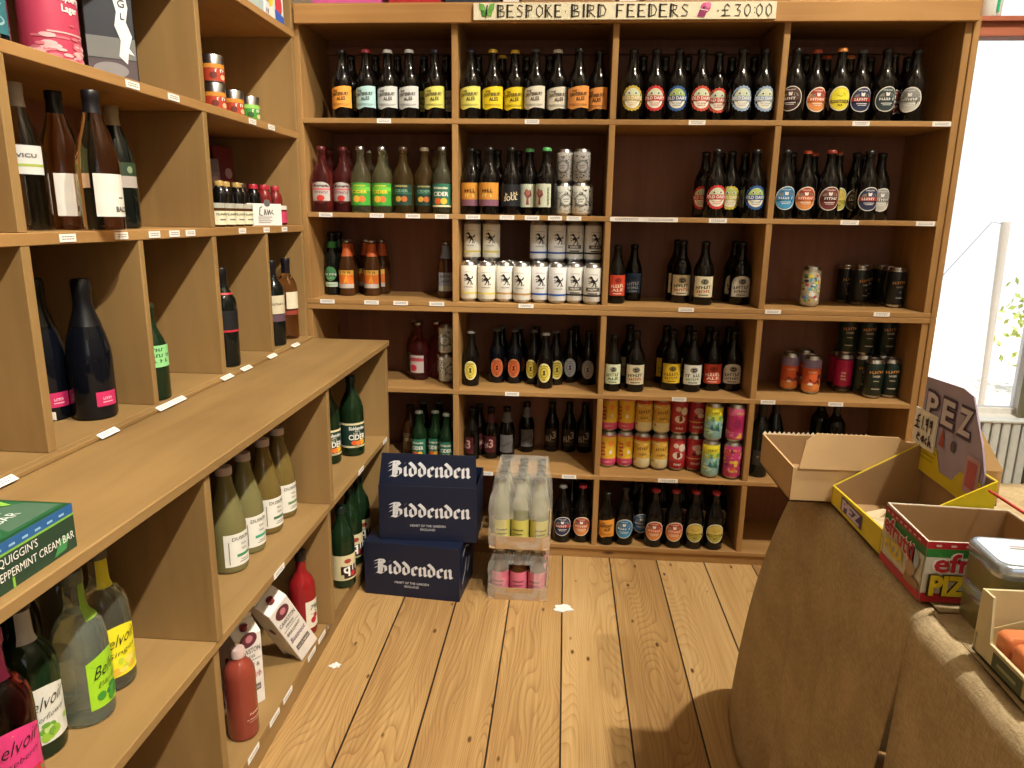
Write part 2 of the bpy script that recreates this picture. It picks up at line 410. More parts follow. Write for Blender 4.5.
# ------------------------------------------------------------------ the room
YF, YB = 2.6, 2.93            # front and back of the tall shelving
WALL = plaster_material('cream_wall_paint', '#9A8F7C')
def room():
    b = MB(); b.box(-1.40, 2.75, -2.2, 3.06, -.06, 0, floor_material()); struct(b.build('floor'))
    b = MB(); b.box(-1.40, -1.30, -2.2, 3.06, 0, 5.0, WALL); struct(b.build('wall_left'))
    b = MB(); b.box(2.65, 2.75, -2.2, 3.06, 0, 5.0, WALL); struct(b.build('wall_right'))
    b = MB(); b.box(-1.30, 2.65, -2.2, -2.1, 0, 5.0, WALL); struct(b.build('wall_rear'))
    b = MB(); b.box(-1.40, 2.75, -2.2, 3.06, 5.0, 5.08, plaster_material('ceiling_paint', '#8A8072')); struct(b.build('ceiling'))
    # back wall round the window opening
    x0, x1, z0, z1 = 1.335, 1.905, .53, 2.55
    b = MB()
    b.box(-1.30, x0, 2.96, 3.06, 0, 5.0, WALL); b.box(x1, 2.65, 2.96, 3.06, 0, 5.0, WALL)
    b.box(x0, x1, 2.96, 3.06, 0, z0, WALL); b.box(x0, x1, 2.96, 3.06, z1, 5.0, WALL)
    struct(b.build('wall_back'))
    w = bpy.data.objects.new('window_1', None); COL.objects.link(w); struct(w)
    red = wood('reddish_window_wood', '#8A4A34', '#A8634A', 'X', knots=False)
    b = MB(); b.box(x0-.03, x1+.03, 2.93, 3.0, 1.965, 2.022, red); b.box(x0-.03, x1+.03, 2.915, 2.99, 2.012, 2.03, red); b.build('window_transom', w, .002)
    b = MB(); white = mat('white_window_paint', '#E8E6E0', .5)
    b.box(x0, x0+.03, 3.0, 3.05, z0, z1, white); b.box(x1-.028, x1, 2.97, 3.05, z0, z1, white)
    b.box(x0, x1, 3.0, 3.05, z1-.03, z1, white); b.box(x0, x1, 3.0, 3.05, z0, z0+.03, white); b.build('window_frame', w, .002)
    b = MB(); b.box(x0-.02, x1+.02, 2.94, 3.02, z0-.02, z0+.006, white); b.build('window_sill', w, .003)
    g = bpy.data.materials.new('clear_window_glass'); g.use_nodes = True
    nt = g.node_tree; tr = nt.nodes.new('ShaderNodeBsdfTransparent'); gl = nt.nodes.new('ShaderNodeBsdfGlossy'); gl.inputs['Roughness'].default_value = .03
    fr = nt.nodes.new('ShaderNodeFresnel'); mx = nt.nodes.new('ShaderNodeMixShader')
    nt.links.new(fr.outputs[0], mx.inputs[0]); nt.links.new(tr.outputs[0], mx.inputs[1]); nt.links.new(gl.outputs[0], mx.inputs[2])
    nt.links.new(mx.outputs[0], nt.nodes['Material Output'].inputs['Surface'])
    b = MB(); b.box(x0+.02, x1-.02, 3.022, 3.028, z0+.02, z1-.02, g); b.build('window_pane', w)
    # plaster pier beside the window
    b = MB(); b.box(1.855, 2.1, 2.74, 2.96, 0, 5.0, mat('pale_olive_pier_paint', '#9A9577', .9)); struct(b.build('trim_1', None, .004))
    # ribbed radiator under the sill
    t = thing('radiator', 'white ribbed radiator under the bright window', 'radiator', (1.60, 2.86, 0))
    wm = mat('white_enamel', '#D5DCDA', .35)
    b = MB()
    for i in range(13):
        x = -.24+i*.038
        b.box(x, x+.031, -.022, .022, .09, .545, wm)
    b.build('panel_ribs', t, .005)
    b = MB(); b.box(-.24, .247, -.026, .026, .54, .552, wm); b.build('top_grille', t, .003)
    for x in (-.2, .2):
        b = MB(); b.box(x-.012, x+.012, -.02, .02, 0, .092, wm); b.build('foot', t, .002)
    # what stands outside
    p = MB(); pw = wood('weathered_post_wood', '#B5A99C', '#CFC4B6', 'Z')
    q0 = at_y(1006, 222, 6.5); q1 = at_y(985, 375, 6.5); q2 = q1+(q1-q0)*1.2
    p.tube([q2, q1, q0], [.030, .026, .036], pw, 10)
    post = tag(p.build('wooden_post'), 'weathered wooden post with a stay wire outside the bright window', 'post')
    p = MB(); a = at_y(992, 222, 6.45); c = at_y(935, 284, 6.45)
    p.tube([c+(c-a)*.6, c, a, q0+Vector((0, 0, -.02))], .0035, mat('dark_wire', '#8A8480', .5), 6)
    p.build('stay_wire', post)
    c = at_y(1046, 322, 7.0); p = MB(); lm = mat('sunlit_leaf', '#A9B25A', .6)
    for i in range(260):
        d = Vector((rng.gauss(0, .16), rng.gauss(0, .16), rng.gauss(0, .22)))
        o = c+d; u = Vector((rng.uniform(-1, 1), rng.uniform(-1, 1), rng.uniform(-1, 1))).normalized()*.045
        v = u.cross(Vector((rng.uniform(-1, 1), rng.uniform(-1, 1), .3))).normalized()*.022
        p.add([o-u, o+v, o+u, o-v], [(0, 1, 2, 3)], lm)
    r = thing('garden_shrub', 'yellow green shrub outside the window beside the pier', 'shrub', (0, 0, 0))
    p.build('foliage', r); p = MB(); p.tube([(c.x, c.y, -.3), (c.x+.03, c.y, c.z-.2), (c.x, c.y, c.z+.1)], [.03, .022, .01], pw); p.build('stem', r)
    p = MB(); p.box(-3, 8, 3.3, 14, -.45, -.3, mat('pale_gravel_outside', '#D8D2C6', .9, vscale=12)); struct(p.build('ground_outside'))
room()

# ------------------------------------------------------------------ price labels stuck on shelf edges
PAPER = mat('white_label_paper', '#E9E6DF', .7, vary=.03)
INKGREY = mat('grey_print', '#77736E', .7)
_tags = {}
def tag_mesh(w, n):
    k = (round(w, 3), n)
    if k not in _tags:
        b = MB(); b.box(-w/2, w/2, -.0012, 0, -.0075, .0075, PAPER)
        f = Flat(b, (0, -.0012, 0), (1, 0, 0), (0, 0, 1))
        r = random.Random(n)
        for z in (.0025, -.002):
            x = -w*.36
            while x < w*.34:
                l = r.uniform(.003, .007); f.rect(x, min(x+l, w*.38), z-.0009, z+.0009, INKGREY, .5); x += l+.0015
        _tags[k] = b.mesh('price_label')
    return _tags[k]
def price_tag(parent, loc, rz=0.0, w=.046, tilt=0.0):
    o = link('price_label', tag_mesh(w, rng.randint(0, 5)), parent)
    o.location = loc; o.rotation_euler = (tilt, 0, rz)
    return o

# ------------------------------------------------------------------ tall shelving on the back wall
XA, XB, XCc, XD, XE = -.938, -.3986, .1455, .7019, 1.2596
HW = .0105
S1, S2, S3U, S3L, S4, S5, S6 = 1.631, 1.3085, .995, .9765, .663, .343, .055
def back_units():
    up = thing('shelving_unit', 'pine shelving unit with three rows of pigeonholes, stacked above another against the wall', 'shelving unit')
    lo = thing('shelving_unit', 'lower pine shelving unit standing on the floorboards behind the navy boxes', 'shelving unit')
    x0, x1 = -.9595, 1.302
    for u, zs, zb, zt in ((up, (S1, S2), S3U, 1.972), (lo, (S4, S5), S6, S3L)):
        bot = zb-.0175 if u is up else zb-.018
        shelves = {}
        shelves[zb] = boxpart('bottom_board', u, x0, x1, YF-.003, YB, bot, zb, PINE['X'])
        for z in zs: shelves[z] = boxpart('shelf', u, XA, XE, YF-.001, YB-.008, z-.0175, z, PINE['X'])
        topb = zt-.019
        shelves[zt] = boxpart('top_board', u, x0, x1, YF-.003, YB, topb, zt, PINE['X'])
        boxpart('side_panel', u, x0, XA, YF, YB, zb, topb, PINE['Z'])
        boxpart('side_panel', u, XE, x1-.019, YF, YB, zb, topb, PINE['Z'])
        boxpart('edge_strip', u, x1-.0185, x1+.002, YF-.006, YB, bot, zt if u is lo else 1.95, PINE['Z'])
        boxpart('back_panel', u, XA, XE, YB-.0075, YB-.0015, zb, topb, DARKPLY, 0)
        lev = [zb]+sorted(zs)+[zt]
        for i in range(3):
            z_0 = lev[i]; z_1 = (lev[i+1]-.0175) if i < 2 else topb
            for x in (XB, XCc, XD):
                boxpart('divider', u, x-HW, x+HW, YF, YB-.008, z_0, z_1, PINE['Z'])
        if u is up:
            boxpart('back_batten', u, XA, XE, YB-.03, YB-.0078, 1.90, 1.925, DARKPLY)
            boxpart('fascia', u, -.946, 1.29, YF-.022, YF-.0035, 1.931, 1.991, FASCIA, .002)
            boxpart('top_cover', u, x0, x1, YF-.0034, YB, 1.9725, 1.999, PINE['X'])
        else:
            boxpart('plinth', u, x0, x1, YF+.004, YF+.022, 0, bot, PINE['X'])
            boxpart('plinth', u, x0, x1, YB-.03, YB-.005, 0, bot, PINE['X'])
        for (uu, vv, w) in {True: [(384, 121, .05), (532, 122, .05), (697, 123, .056), (861, 123, .056), (942, 121.5, .06)], False: []}[u is up]:
            p = at_y(uu, vv, YF-.0015); price_tag(shelves[S1], (p.x, YF-.0015, S1-.0088), 0, w)
        if u is up:
            for uu, w in ((326, .05), (377, .052), (413, .052), (442, .05), (473, .052), (507, .052), (532, .052), (555, .05), (574, .052), (627, .118), (661, .118), (718, .062), (850, .062), (926, .062)):
                p = at_y(uu, 217, YF); price_tag(shelves[S2], (p.x, YF-.0015, S2-.0088), 0, w)
            for uu in (328, 372, 401, 437, 526, 686, 773, 882):
                p = at_y(uu, 308, YF); price_tag(shelves[S3U], (p.x, YF-.0035, S3U-.0085), 0, .055)
        else:
            for uu in (512, 679, 768, 836):
                p = at_y(uu, 400, YF); price_tag(shelves[S4], (p.x, YF-.0015, S4-.0088), 0, .053)
            for uu, w in ((486, .055), (569, .055), (668, .074)):
                p = at_y(uu, 476, YF); price_tag(shelves[S5], (p.x, YF-.0015, S5-.0088), 0, w)
back_units()

# ------------------------------------------------------------------ left-hand fittings: counter unit below, pigeonholes above
XL = -.95; XLB = -1.275; CT = .8465; XCF = -.648
LY0, LY1, LY2, LYE = .52, 1.2135, 1.909, 2.587
LZ0, LZ1, LZ2, LZ3 = .859, 1.262, 1.580, 1.908
def left_units():
    u = thing('pigeonhole_unit', 'birch ply pigeonhole unit of wine compartments standing on the counter', 'shelving unit')
    bottom = boxpart('bottom_board', u, XLB, XL, LY0, LYE, CT+.0005, LZ0, PLY['Y'])
    s1 = boxpart('shelf', u, XLB+.006, XL+.001, LY0, LYE, LZ1-.023, LZ1, PINE['Y'])
    s2 = boxpart('shelf', u, XLB+.006, XL+.001, LY0, LYE, LZ2-.023, LZ2, PINE['Y'])
    s3 = boxpart('shelf', u, XLB+.006, XL+.001, LY1+.011, LYE, LZ3-.023, LZ3, PINE['Y'])
    boxpart('top_board', u, XLB, XL, LY0, LYE, 2.26, 2.28, PINE['Y'])
    boxpart('back_panel', u, XLB, XLB+.0058, LY0, LYE, LZ0, 2.26, DARKPLY, 0)
    gaps = [(LZ0, LZ1-.023), (LZ1, LZ2-.023), (LZ2, 2.26)]
    for a, c in gaps:
        for y in (LY0+.011, LY1): boxpart('divider', u, XLB+.006, XL, y-.011, y+.011, a, c, PLY['Z'])
    for a, c in gaps[:2]+[(LZ2, LZ3-.023), (LZ3, 2.26)]:
        boxpart('divider', u, XLB+.006, XL, LY2-.011, LY2+.011, a, c, PLY['Z'])
        boxpart('end_panel', u, XLB+.006, XL, LYE-.022, LYE, a, c, PLY['Z'])
    for y in (1.565, 2.256): boxpart('divider', u, XLB+.006, XL, y-.009, y+.009, LZ0, LZ1-.023, PLY['Z'])
    boxpart('front_lip', u, XL-.001, XL+.016, LY0, LYE, CT+.0005, CT+.0105, PLY['Y'])
    for uu, vv in ((132, 88), (173, 99)):
        p = at_x(uu, vv, XL); price_tag(s2, (XL+.0015, p.y, LZ2-.0115), R(90), .05)
    for uu, vv in ((252, 124), (271, 129)):
        p = at_x(uu, vv, XL); price_tag(s2, (XL+.0015, p.y, LZ2-.0115), R(90), .05)
    for uu, vv in ((67, 240), (121, 239.6), (154, 238), (174, 237), (190, 236), (242, 234), (266, 231.5), (284, 230.5)):
        p = at_x(uu, vv, XL); price_tag(s1, (XL+.0015, p.y, LZ1-.0115), R(90), .046)
    for uu, vv in ((8, 481), (105, 431), (171, 405), (188, 399), (235, 376), (254, 367), (279.5, 355), (299, 344)):
        p = at_z(uu, vv, CT+.012); price_tag(bottom, (XL+.018, p.y, CT+.008), R(90), .06, R(-60))
    price_tag(u, (XL-.02, LY1+.0115, .925), R(180), .05)
    # counter unit
    c = thing('counter_unit', 'birch ply counter unit with a worktop over open shelves along the side wall', 'counter')
    xd = -.656
    boxpart('worktop', c, XLB, XCF, LY0, LYE+.009, CT-.020, CT, PLY['Y'], .002)
    mid = boxpart('shelf', c, XLB+.006, -.660, LY0, LYE-.02, .460, .480, PLY['Y'])
    bot = boxpart('bottom_shelf', c, XLB+.006, -.688, LY0, LYE-.02, .068, .090, PLY['Y'])
    boxpart('plinth', c, -.72, -.70, LY0, LYE-.02, 0, .068, PLY['Y'])
    boxpart('plinth', c, XLB+.02, XLB+.04, LY0, LYE-.02, 0, .068, PLY['Y'])
    boxpart('back_panel', c, XLB, XLB+.0058, LY0, LYE, .0, CT-.02, DARKPLY, 0)
    boxpart('end_panel', c, XLB+.006, -.656, LYE-.019, LYE+.008, 0, CT-.02, PLY['Z'])
    for y in (LY0+.011, 1.215, 1.909):
        boxpart('divider', c, XLB+.006, xd, y-.011, y+.011, .480, CT-.02, PLY['Z'])
        boxpart('divider', c, XLB+.006, -.668, y-.011, y+.011, .090, .460, PLY['Z'])
    for uu, vv in ((385, 442), (361, 474), (279, 575)):
        p = at_x(uu, vv, -.66); price_tag(mid, (-.6595, p.y, .470), R(90), .062)
    for uu, vv in ((331, 630), (322, 645), (312, 663), (288, 704), (275, 727), (254, 763)):
        p = at_x(uu, vv, -.688); price_tag(bot, (-.6875, p.y, .079), R(90), .06)
left_units()
# ------------------------------------------------------------------ bottles and cans
def glass(name, color, rough=.065): return mat(name, color, rough, spec=.42, vary=0)
G_BROWN = glass('dark_brown_glass', (.004, .003, .0025))
G_AMBER = glass('amber_glass', (.06, .022, .006))
G_BLACK = glass('black_green_glass', (.004, .006, .005))
G_GREEN = glass('bottle_green_glass', (.007, .020, .007))
G_RED = glass('red_liquid_glass', (.16, .012, .012))
G_NAVY = glass('blue_black_glass', (.003, .004, .007))
def clear(name, color): return mat(name, color, .02, trans=1.0, ior=1.34, spec=.5, vary=0)
def tinted(name, color, t): return mat(name, color, .03, trans=t, ior=1.34, spec=.5, vary=0)
G_CIDER = tinted('straw_cider_glass', (.74, .72, .42), .96)
G_CLEAR = clear('clear_green_tint_glass', (.72, .80, .70))
G_ROSE = clear('rose_wine_glass', (.95, .66, .42))
G_PINK = tinted('pink_cider_glass', (.62, .14, .14), .955)
G_JUICE = mat('cloudy_apple_juice', (.24, .215, .085), .06, trans=.3, spec=.5, vary=0)
G_JUICE2 = mat('golden_apple_juice', (.21, .145, .04), .06, trans=.3, spec=.5, vary=0)
G_REDJ = mat('red_juice', (.27, .012, .014), .08, trans=.15, spec=.5, vary=0)
G_TOMATO = mat('coral_juice', (.27, .050, .030), .10, trans=.1, spec=.5, vary=0)
G_PRESSE = mat('pale_presse_glass', (.60, .60, .46), .03, trans=.92, ior=1.34, vary=0)
G_PRESSEG = mat('greenish_presse_glass', (.56, .62, .50), .03, trans=.86, ior=1.34, vary=0)
G_AMBCIDER = tinted('amber_cider_glass', (.60, .40, .14), .96)
ALU = mat('brushed_aluminium', '#B9BABB', .28, metal=1.0, vary=.03)
def paint(h, rough=.5): return mat('print_'+h.lstrip('#').lower(), h, rough, vary=.04)
INK = paint('#1B1714'); WHITE = paint('#E9E7E0'); CREAM = paint('#E6DEC2')

PROFILES = {  # (radius, height) pairs, metres
 'ale': [(0, .003), (.031, 0), (.0350, .002), (.0365, .006), (.0365, .118), (.0355, .130), (.031, .145), (.024, .160), (.0185, .174), (.0158, .190), (.0142, .212), (.0152, .214), (.0152, .222), (.0138, .224), (.0138, .228), (0, .228)],
 'small': [(0, .003), (.026, 0), (.0292, .002), (.0305, .006), (.0305, .112), (.0298, .122), (.0262, .136), (.020, .150), (.0158, .165), (.0140, .185), (.0134, .196), (.0145, .198), (.0145, .205), (.0134, .207), (.0134, .210), (0, .210)],
 'stubby': [(0, .003), (.028, 0), (.031, .003), (.0325, .008), (.0325, .108), (.031, .122), (.0250, .142), (.0180, .160), (.0145, .180), (.0134, .196), (.0145, .198), (.0145, .205), (.0134, .207), (.0134, .210), (0, .210)],
 'cider': [(0, .003), (.031, 0), (.0350, .003), (.0365, .008), (.0365, .115), (.0355, .130), (.030, .150), (.020, .166), (.0150, .180), (.0138, .208), (.0150, .210), (.0150, .218), (.0138, .220), (.0138, .228), (0, .228)],
 'bordeaux': [(0, .012), (.030, 0), (.0355, .002), (.0370, .008), (.0370, .180), (.0350, .196), (.0270, .213), (.0180, .226), (.0148, .238), (.0142, .262), (.0155, .266), (.0155, .284), (.0140, .286), (0, .286)],
 'burgundy': [(0, .012), (.033, 0), (.0390, .002), (.0405, .008), (.0405, .128), (.0390, .148), (.0330, .176), (.0245, .204), (.0178, .226), (.0152, .240), (.0148, .254), (.0158, .256), (.0158, .270), (.0145, .271), (0, .271)],
 'champagne': [(0, .012), (.036, 0), (.0430, .003), (.0450, .010), (.0450, .130), (.0435, .152), (.0370, .182), (.0275, .212), (.0200, .236), (.0175, .252), (.0180, .268), (.0190, .276), (.0190, .296), (.0165, .301), (0, .302)],
 'presse': [(0, .006), (.034, 0), (.0395, .003), (.0410, .010), (.0410, .132), (.0400, .150), (.0355, .168), (.0270, .182), (.0185, .192), (.0155, .202), (.0145, .240), (.0155, .242), (.0155, .258), (.0140, .260), (0, .260)],
 'juice': [(0, .006), (.034, 0), (.0400, .003), (.0415, .010), (.0415, .105), (.0400, .125), (.0340, .152), (.0255, .184), (.0190, .210), (.0165, .228), (.0165, .240), (.0175, .242), (.0175, .250), (0, .250)],
 'flagon': [(0, .006), (.034, 0), (.0400, .003), (.0415, .010), (.0415, .150), (.0405, .168), (.0350, .192), (.0250, .212), (.0180, .228), (.0152, .250), (.0152, .262), (.0165, .264), (.0165, .276), (0, .277)],
 'cordial': [(0, .006), (.032, 0), (.0370, .003), (.0385, .010), (.0385, .140), (.0370, .158), (.0310, .174), (.0210, .188), (.0150, .200), (.0135, .245), (.0150, .247), (.0150, .258), (0, .259)],
 'squat': [(0, .006), (.034, 0), (.0390, .003), (.0405, .010), (.0405, .170), (.0390, .186), (.0320, .200), (.0220, .210), (.0165, .216), (.0165, .240), (0, .241)],
 'sauce': [(0, .004), (.020, 0), (.0235, .003), (.0245, .007), (.0245, .088), (.0225, .100), (.0160, .112), (.0130, .118), (.0130, .130), (0, .131)],
 'mini': [(0, .004), (.018, 0), (.0215, .003), (.0225, .006), (.0225, .052), (.0205, .058), (.0195, .062), (0, .063)],
}
CAPS = {  # closures: radius/height profiles relative to the bottle
 'ale': [(.0152, .2195), (.0166, .2195), (.0166, .2235), (.0156, .2290), (.012, .2318), (0, .2325)],
 'small': [(.0145, .2030), (.0160, .2030), (.0160, .2065), (.0150, .2110), (.011, .2135), (0, .2140)],
 'stubby': [(.0145, .2030), (.0160, .2030), (.0160, .2065), (.0150, .2110), (.011, .2135), (0, .2140)],
 'cider': [(.0150, .2180), (.0166, .2180), (.0166, .2230), (.0156, .2285), (.012, .2315), (0, .232)],
 'bordeaux': [(.0150, .2350), (.0153, .2350), (.0147, .262), (.0160, .2655), (.0160, .2850), (.0148, .2875), (0, .2878)],
 'burgundy': [(.0172, .2290), (.0174, .2290), (.0156, .2400), (.0152, .2540), (.0162, .2560), (.0162, .2705), (.0150, .2725), (0, .2728)],
 'champagne': [(.0310, .2020), (.0314, .2020), (.0206, .2360), (.0181, .2520), (.0186, .2680), (.0196, .2760), (.0196, .2960), (.0170, .3022), (0, .3035)],
 'presse': [(.0150, .2410), (.0166, .2410), (.0166, .2590), (.0150, .2620), (0, .2622)],
 'juice': [(.0170, .2340), (.0186, .2340), (.0186, .2505), (.0170, .2525), (0, .2528)],
 'flagon': [(.0160, .2560), (.0176, .2560), (.0176, .2770), (.0160, .2795), (0, .2798)],
 'cordial': [(.0145, .2320), (.0162, .2320), (.0162, .2585), (.0150, .2610), (0, .2612)],
 'squat': [(.0165, .2200), (.0180, .2200), (.0180, .2400), (.0165, .2425), (0, .2428)],
 'sauce': [(.0130, .1180), (.0150, .1180), (.0150, .1300), (.0138, .1325), (0, .1328)],
 'mini': [(.0200, .0520), (.0232, .0520), (.0232, .0640), (.0215, .0655), (0, .0656)],
}
PROFILES['slim'] = [(r, h*1.13) for r, h in PROFILES['small']]; CAPS['slim'] = [(r, h*1.13) for r, h in CAPS['small']]
RAD = {k: max(r for r, h in p) for k, p in PROFILES.items()}; RAD['can'] = .0325
for _p in (PROFILES['ale'], PROFILES['cider']):
    for _i, (_r, _h) in enumerate(_p):
        if _h < .165: _p[_i] = (_r*1.016, _h)
RAD.update(ale=.0371, cider=.0371)
HGT = {k: CAPS[k][-1][1] for k in PROFILES}; HGT['can'] = .1465

# --- printed labels (each draws on a Wrap); dimensions in metres
def hexmat(h): return paint(h)
def dark(h, f=.35):
    h = h.lstrip('#'); return '#%02X%02X%02X' % tuple(int(int(h[i:i+2], 16)*f) for i in (0, 2, 4))
def lb_cant(W, c):
    m = paint(c); k = paint('#3A2A1E'); n = 14; w = .041
    xs = [-w+2*w*i/n for i in range(n+1)]
    W.cols(xs, lambda x: .036+.003*math.sin(x*90)+.0015*math.cos(x*160), lambda x: .098+.011*math.sin((x+w)/(2*w)*1.75), m)
    W.text('THE', -.014, .088, .006, k, slope=.12); W.text('CANTERBURY', -.001, .076, .0105, k, width=.058, slope=.10)
    W.text('ALES', .004, .061, .0115, k, width=.027, slope=.10)
    W.rect(-.03, .03, .0475, .0495, paint(dark(c, .7)), 2); W.rect(-.022, .024, .0435, .0452, paint(dark(c, .7)), 2)
def lb_dairy(W, c, top='#CBD6B4'):
    m = paint(c)
    W.ell(0, .070, .0345, .0405, m, 0, 56, bump=.045, nb=20)
    W.ell(0, .070, .0265, .0320, paint('#E6E2D0'), 1, 28)
    W.ell(0, .074, .0262, .0268, paint(top), 2, 16, a0=0, a1=180)
    for s in (-1, 1):
        W.ell(s*.010, .087, .0055, .0040, WHITE, 3, 10); W.ell(s*.010, .0865, .0028, .0030, INK, 4, 8)
    W.rect(-.033, .033, .063, .079, m, 4, 8)
    W.text('OLD DAIRY', 0, .0665, .0100, WHITE, 6, width=.060)
    W.text('BREWERY', 0, .053, .0040, m, 4, width=.028); W.rect(-.012, .012, .0475, .049, m, 4)
def lb_oval(W, c, top, word, c2=None):
    t = R(-12)
    W.ell(0, .070, .0335, .0400, paint('#E4E0D2'), 0, 32, tilt=t)
    W.ell(0, .070, .0310, .0372, paint(c), 1, 32, tilt=t)
    W.ell(0, .075, .0290, .0300, paint(top), 2, 16, tilt=t, a0=20, a1=160)
    W.text('WHITSTABLE', 0, .096, .0042, WHITE, 4, width=.026)
    W.poly([(-.006, .091), (.006, .091), (.0045, .080), (-.0045, .080)], WHITE, 4)
    W.poly([(-.019, .086), (-.010, .089), (-.009, .078), (-.024, .078)], paint('#8B8577'), 3)
    W.poly([(.010, .089), (.019, .086), (.024, .078), (.009, .078)], paint('#8B8577'), 3)
    W.rect(-.029, .029, .064, .077, paint(c2 or top), 4, 8)
    W.text(word, 0, .0665, .0085, WHITE, 6, width=min(.044, .011*len(word)))
    W.rect(-.016, .016, .056, .058, WHITE, 4); W.rect(-.012, .012, .051, .0527, WHITE, 4)
def lb_script_oval(W, c, bright, word):
    W.ell(0, .070, .0325, .0390, paint('#DCD8C8'), 0, 30); W.ell(0, .070, .0295, .0358, paint(c), 1, 30)
    W.ell(0, .078, .0255, .0230, paint(bright), 2, 24); W.rect(-.028, .028, .057, .066, paint('#4A4420'), 3, 8)
    W.text(word, 0, .0585, .006, paint('#E8D24A'), 5, width=.044); W.poly([(-.012, .082), (.008, .088), (.015, .080), (0, .076)], INK, 4)
    W.text('ALE', 0, .047, .0055, INK, 4)
def lb_ring(W, c, c2):
    W.ell(0, .062, .0285, .0370, paint(c), 0, 32); W.ell(0, .062, .0250, .0330, paint(c2), 1, 32)
    W.ell(0, .062, .0155, .0200, paint(dark(c2, .55)), 2, 20); W.ell(0, .062, .0135, .0175, paint(c2), 3, 20)
    W.text('WANTSUM', 0, .0855, .0048, paint(dark(c2, .35)), 4, width=.032); W.text('ALE', 0, .034, .005, paint(dark(c2, .35)), 4)
    W.poly([(-.005, .070), (.006, .073), (.003, .062), (.007, .054), (-.006, .052), (-.002, .062)], paint(dark(c2, .3)), 5)
def lb_arch(W, c, c2, word, text='#2A2420', badge='#1E1A18', arch=False, ze=(.030, .105)):
    n = 12; w = .0345; z0, z1 = ze
    xs = [-w+2*w*i/n for i in range(n+1)]
    top = (lambda x: z1-.024+.026*math.sqrt(max(0, 1-(x/w)**2))) if arch else (lambda x: z1)
    W.cols(xs, lambda x: z0, top, paint(c)); 
    if arch: W.cols(xs[1:-1], lambda x: z0+.003, lambda x: top(x)-.004, paint(c2), 1)
    W.ell(.002, z1-.019, .0125, .0105, paint(badge), 2, 18); W.ell(.002, z1-.019, .0105, .0085, paint(c), 3, 16); W.ell(.002, z1-.019, .0092, .0073, paint(badge), 4, 16); W.text('GADDS', .002, z1-.021, .0040, paint(c), 6, width=.012)
    W.text(word[0], 0, z0+.030, .0120, paint(text), 3, width=.050, slope=.08)
    W.text(word[1], 0, z0+.016, .0100, paint(word[2] if len(word) > 2 else text), 3, width=.044, slope=.08)
    W.rect(-.016, .016, z0+.006, z0+.009, paint(text), 3)
    if not arch and c2 != c: W.poly([(-w*.95, z1-.004), (w*.2, z1-.004), (-w*.2, z1-.022), (-w*.95, z1-.018)], paint(c2), 1)
def lb_rect(W, c, lines, z=(.030, .105), w=.036, band=None, fruit=None, x0=None):
    a, b = (x0 if x0 is not None else -w), w
    W.rect(a, b, z[0], z[1], paint(c), 0)
    if band: W.rect(a, b, z[0]+band[0], z[0]+band[1], paint(band[2]), 1)
    cx = (a+b)/2
    for t, zz, h, wd, col in lines: W.text(t, cx, z[0]+zz, h, paint(col), 4, width=wd)
    if fruit:
        for fx, fz, fr, fc in fruit: W.ell(cx+fx, z[0]+fz, fr, fr, paint(fc), 3, 14)
def lb_band(W, c, z0, z1, k=0): W.rect(-W.r*3.1, W.r*3.1, z0, z1, paint(c), k, 36)
def horse(W, cx, cz, s, m):
    p = lambda pts: W.poly([(cx+x*s, cz+z*s) for x, z in pts], m, 4)
    p([(-.30, .05), (-.12, .28), (.10, .30), (.28, .10), (.30, -.12), (.12, -.22), (-.05, -.12), (-.22, -.14)])
    p([(-.12, .28), (-.30, .42), (-.44, .62), (-.30, .74), (-.10, .66), (.05, .30)]); p([(-.44, .62), (-.62, .52), (-.60, .42), (-.32, .52)])
    p([(-.22, .02), (-.52, .16), (-.62, .02), (-.54, .0), (-.48, .08), (-.26, -.06)]); p([(-.2, -.1), (-.5, -.12), (-.52, -.28), (-.44, -.28), (-.4, -.18), (-.14, -.16)])
    p([(.05, -.16), (-.05, -.5), (-.24, -.68), (-.14, -.74), (.06, -.54), (.2, -.18)]); p([(.16, -.18), (.34, -.42), (.26, -.74), (.38, -.74), (.46, -.42), (.32, -.08)])
    p([(.28, .1), (.46, .26), (.56, .50), (.64, .26), (.54, .08), (.32, -.02)]); p([(.50, -.55), (.62, -.55), (.62, -.72), (.50, -.72)])
def lb_horse(W, band, plate=None):
    horse(W, 0, .083, .027, INK)
    for i in range(9): x = -.016+.004*i; W.rect(x-.0011, x+.0011, .1085-.12*(x*x)*60, .1105-.12*(x*x)*60, INKGREY, 3, 1)
    W.text('CURIOUS', 0, .0525, .0045, INKGREY, 3, width=.032)
    lb_band(W, band, .0295, .0360, 1)
    if plate:
        W.rect(-.026, .026, .049, .062, paint('#5E5C50'), 3, 8); W.text('IPA', 0, .052, .007, WHITE, 5, width=.03)
        W.rect(-.018, .018, .038, .042, paint('#3A3932'), 3, 6)
def blotches(W, cols, n, seed, z=(.018, .122), size=(.003, .009)):
    r = random.Random(seed)
    for i in range(n):
        a, zz, s = r.uniform(-W.r*1.6, W.r*1.6), r.uniform(*z), r.uniform(*size)
        W.ell(a, min(max(zz, z[0]+s), z[1]-s), s*r.uniform(.6, 1.3), s*r.uniform(.5, 1), paint(r.choice(cols)), 1+i % 4, 9)
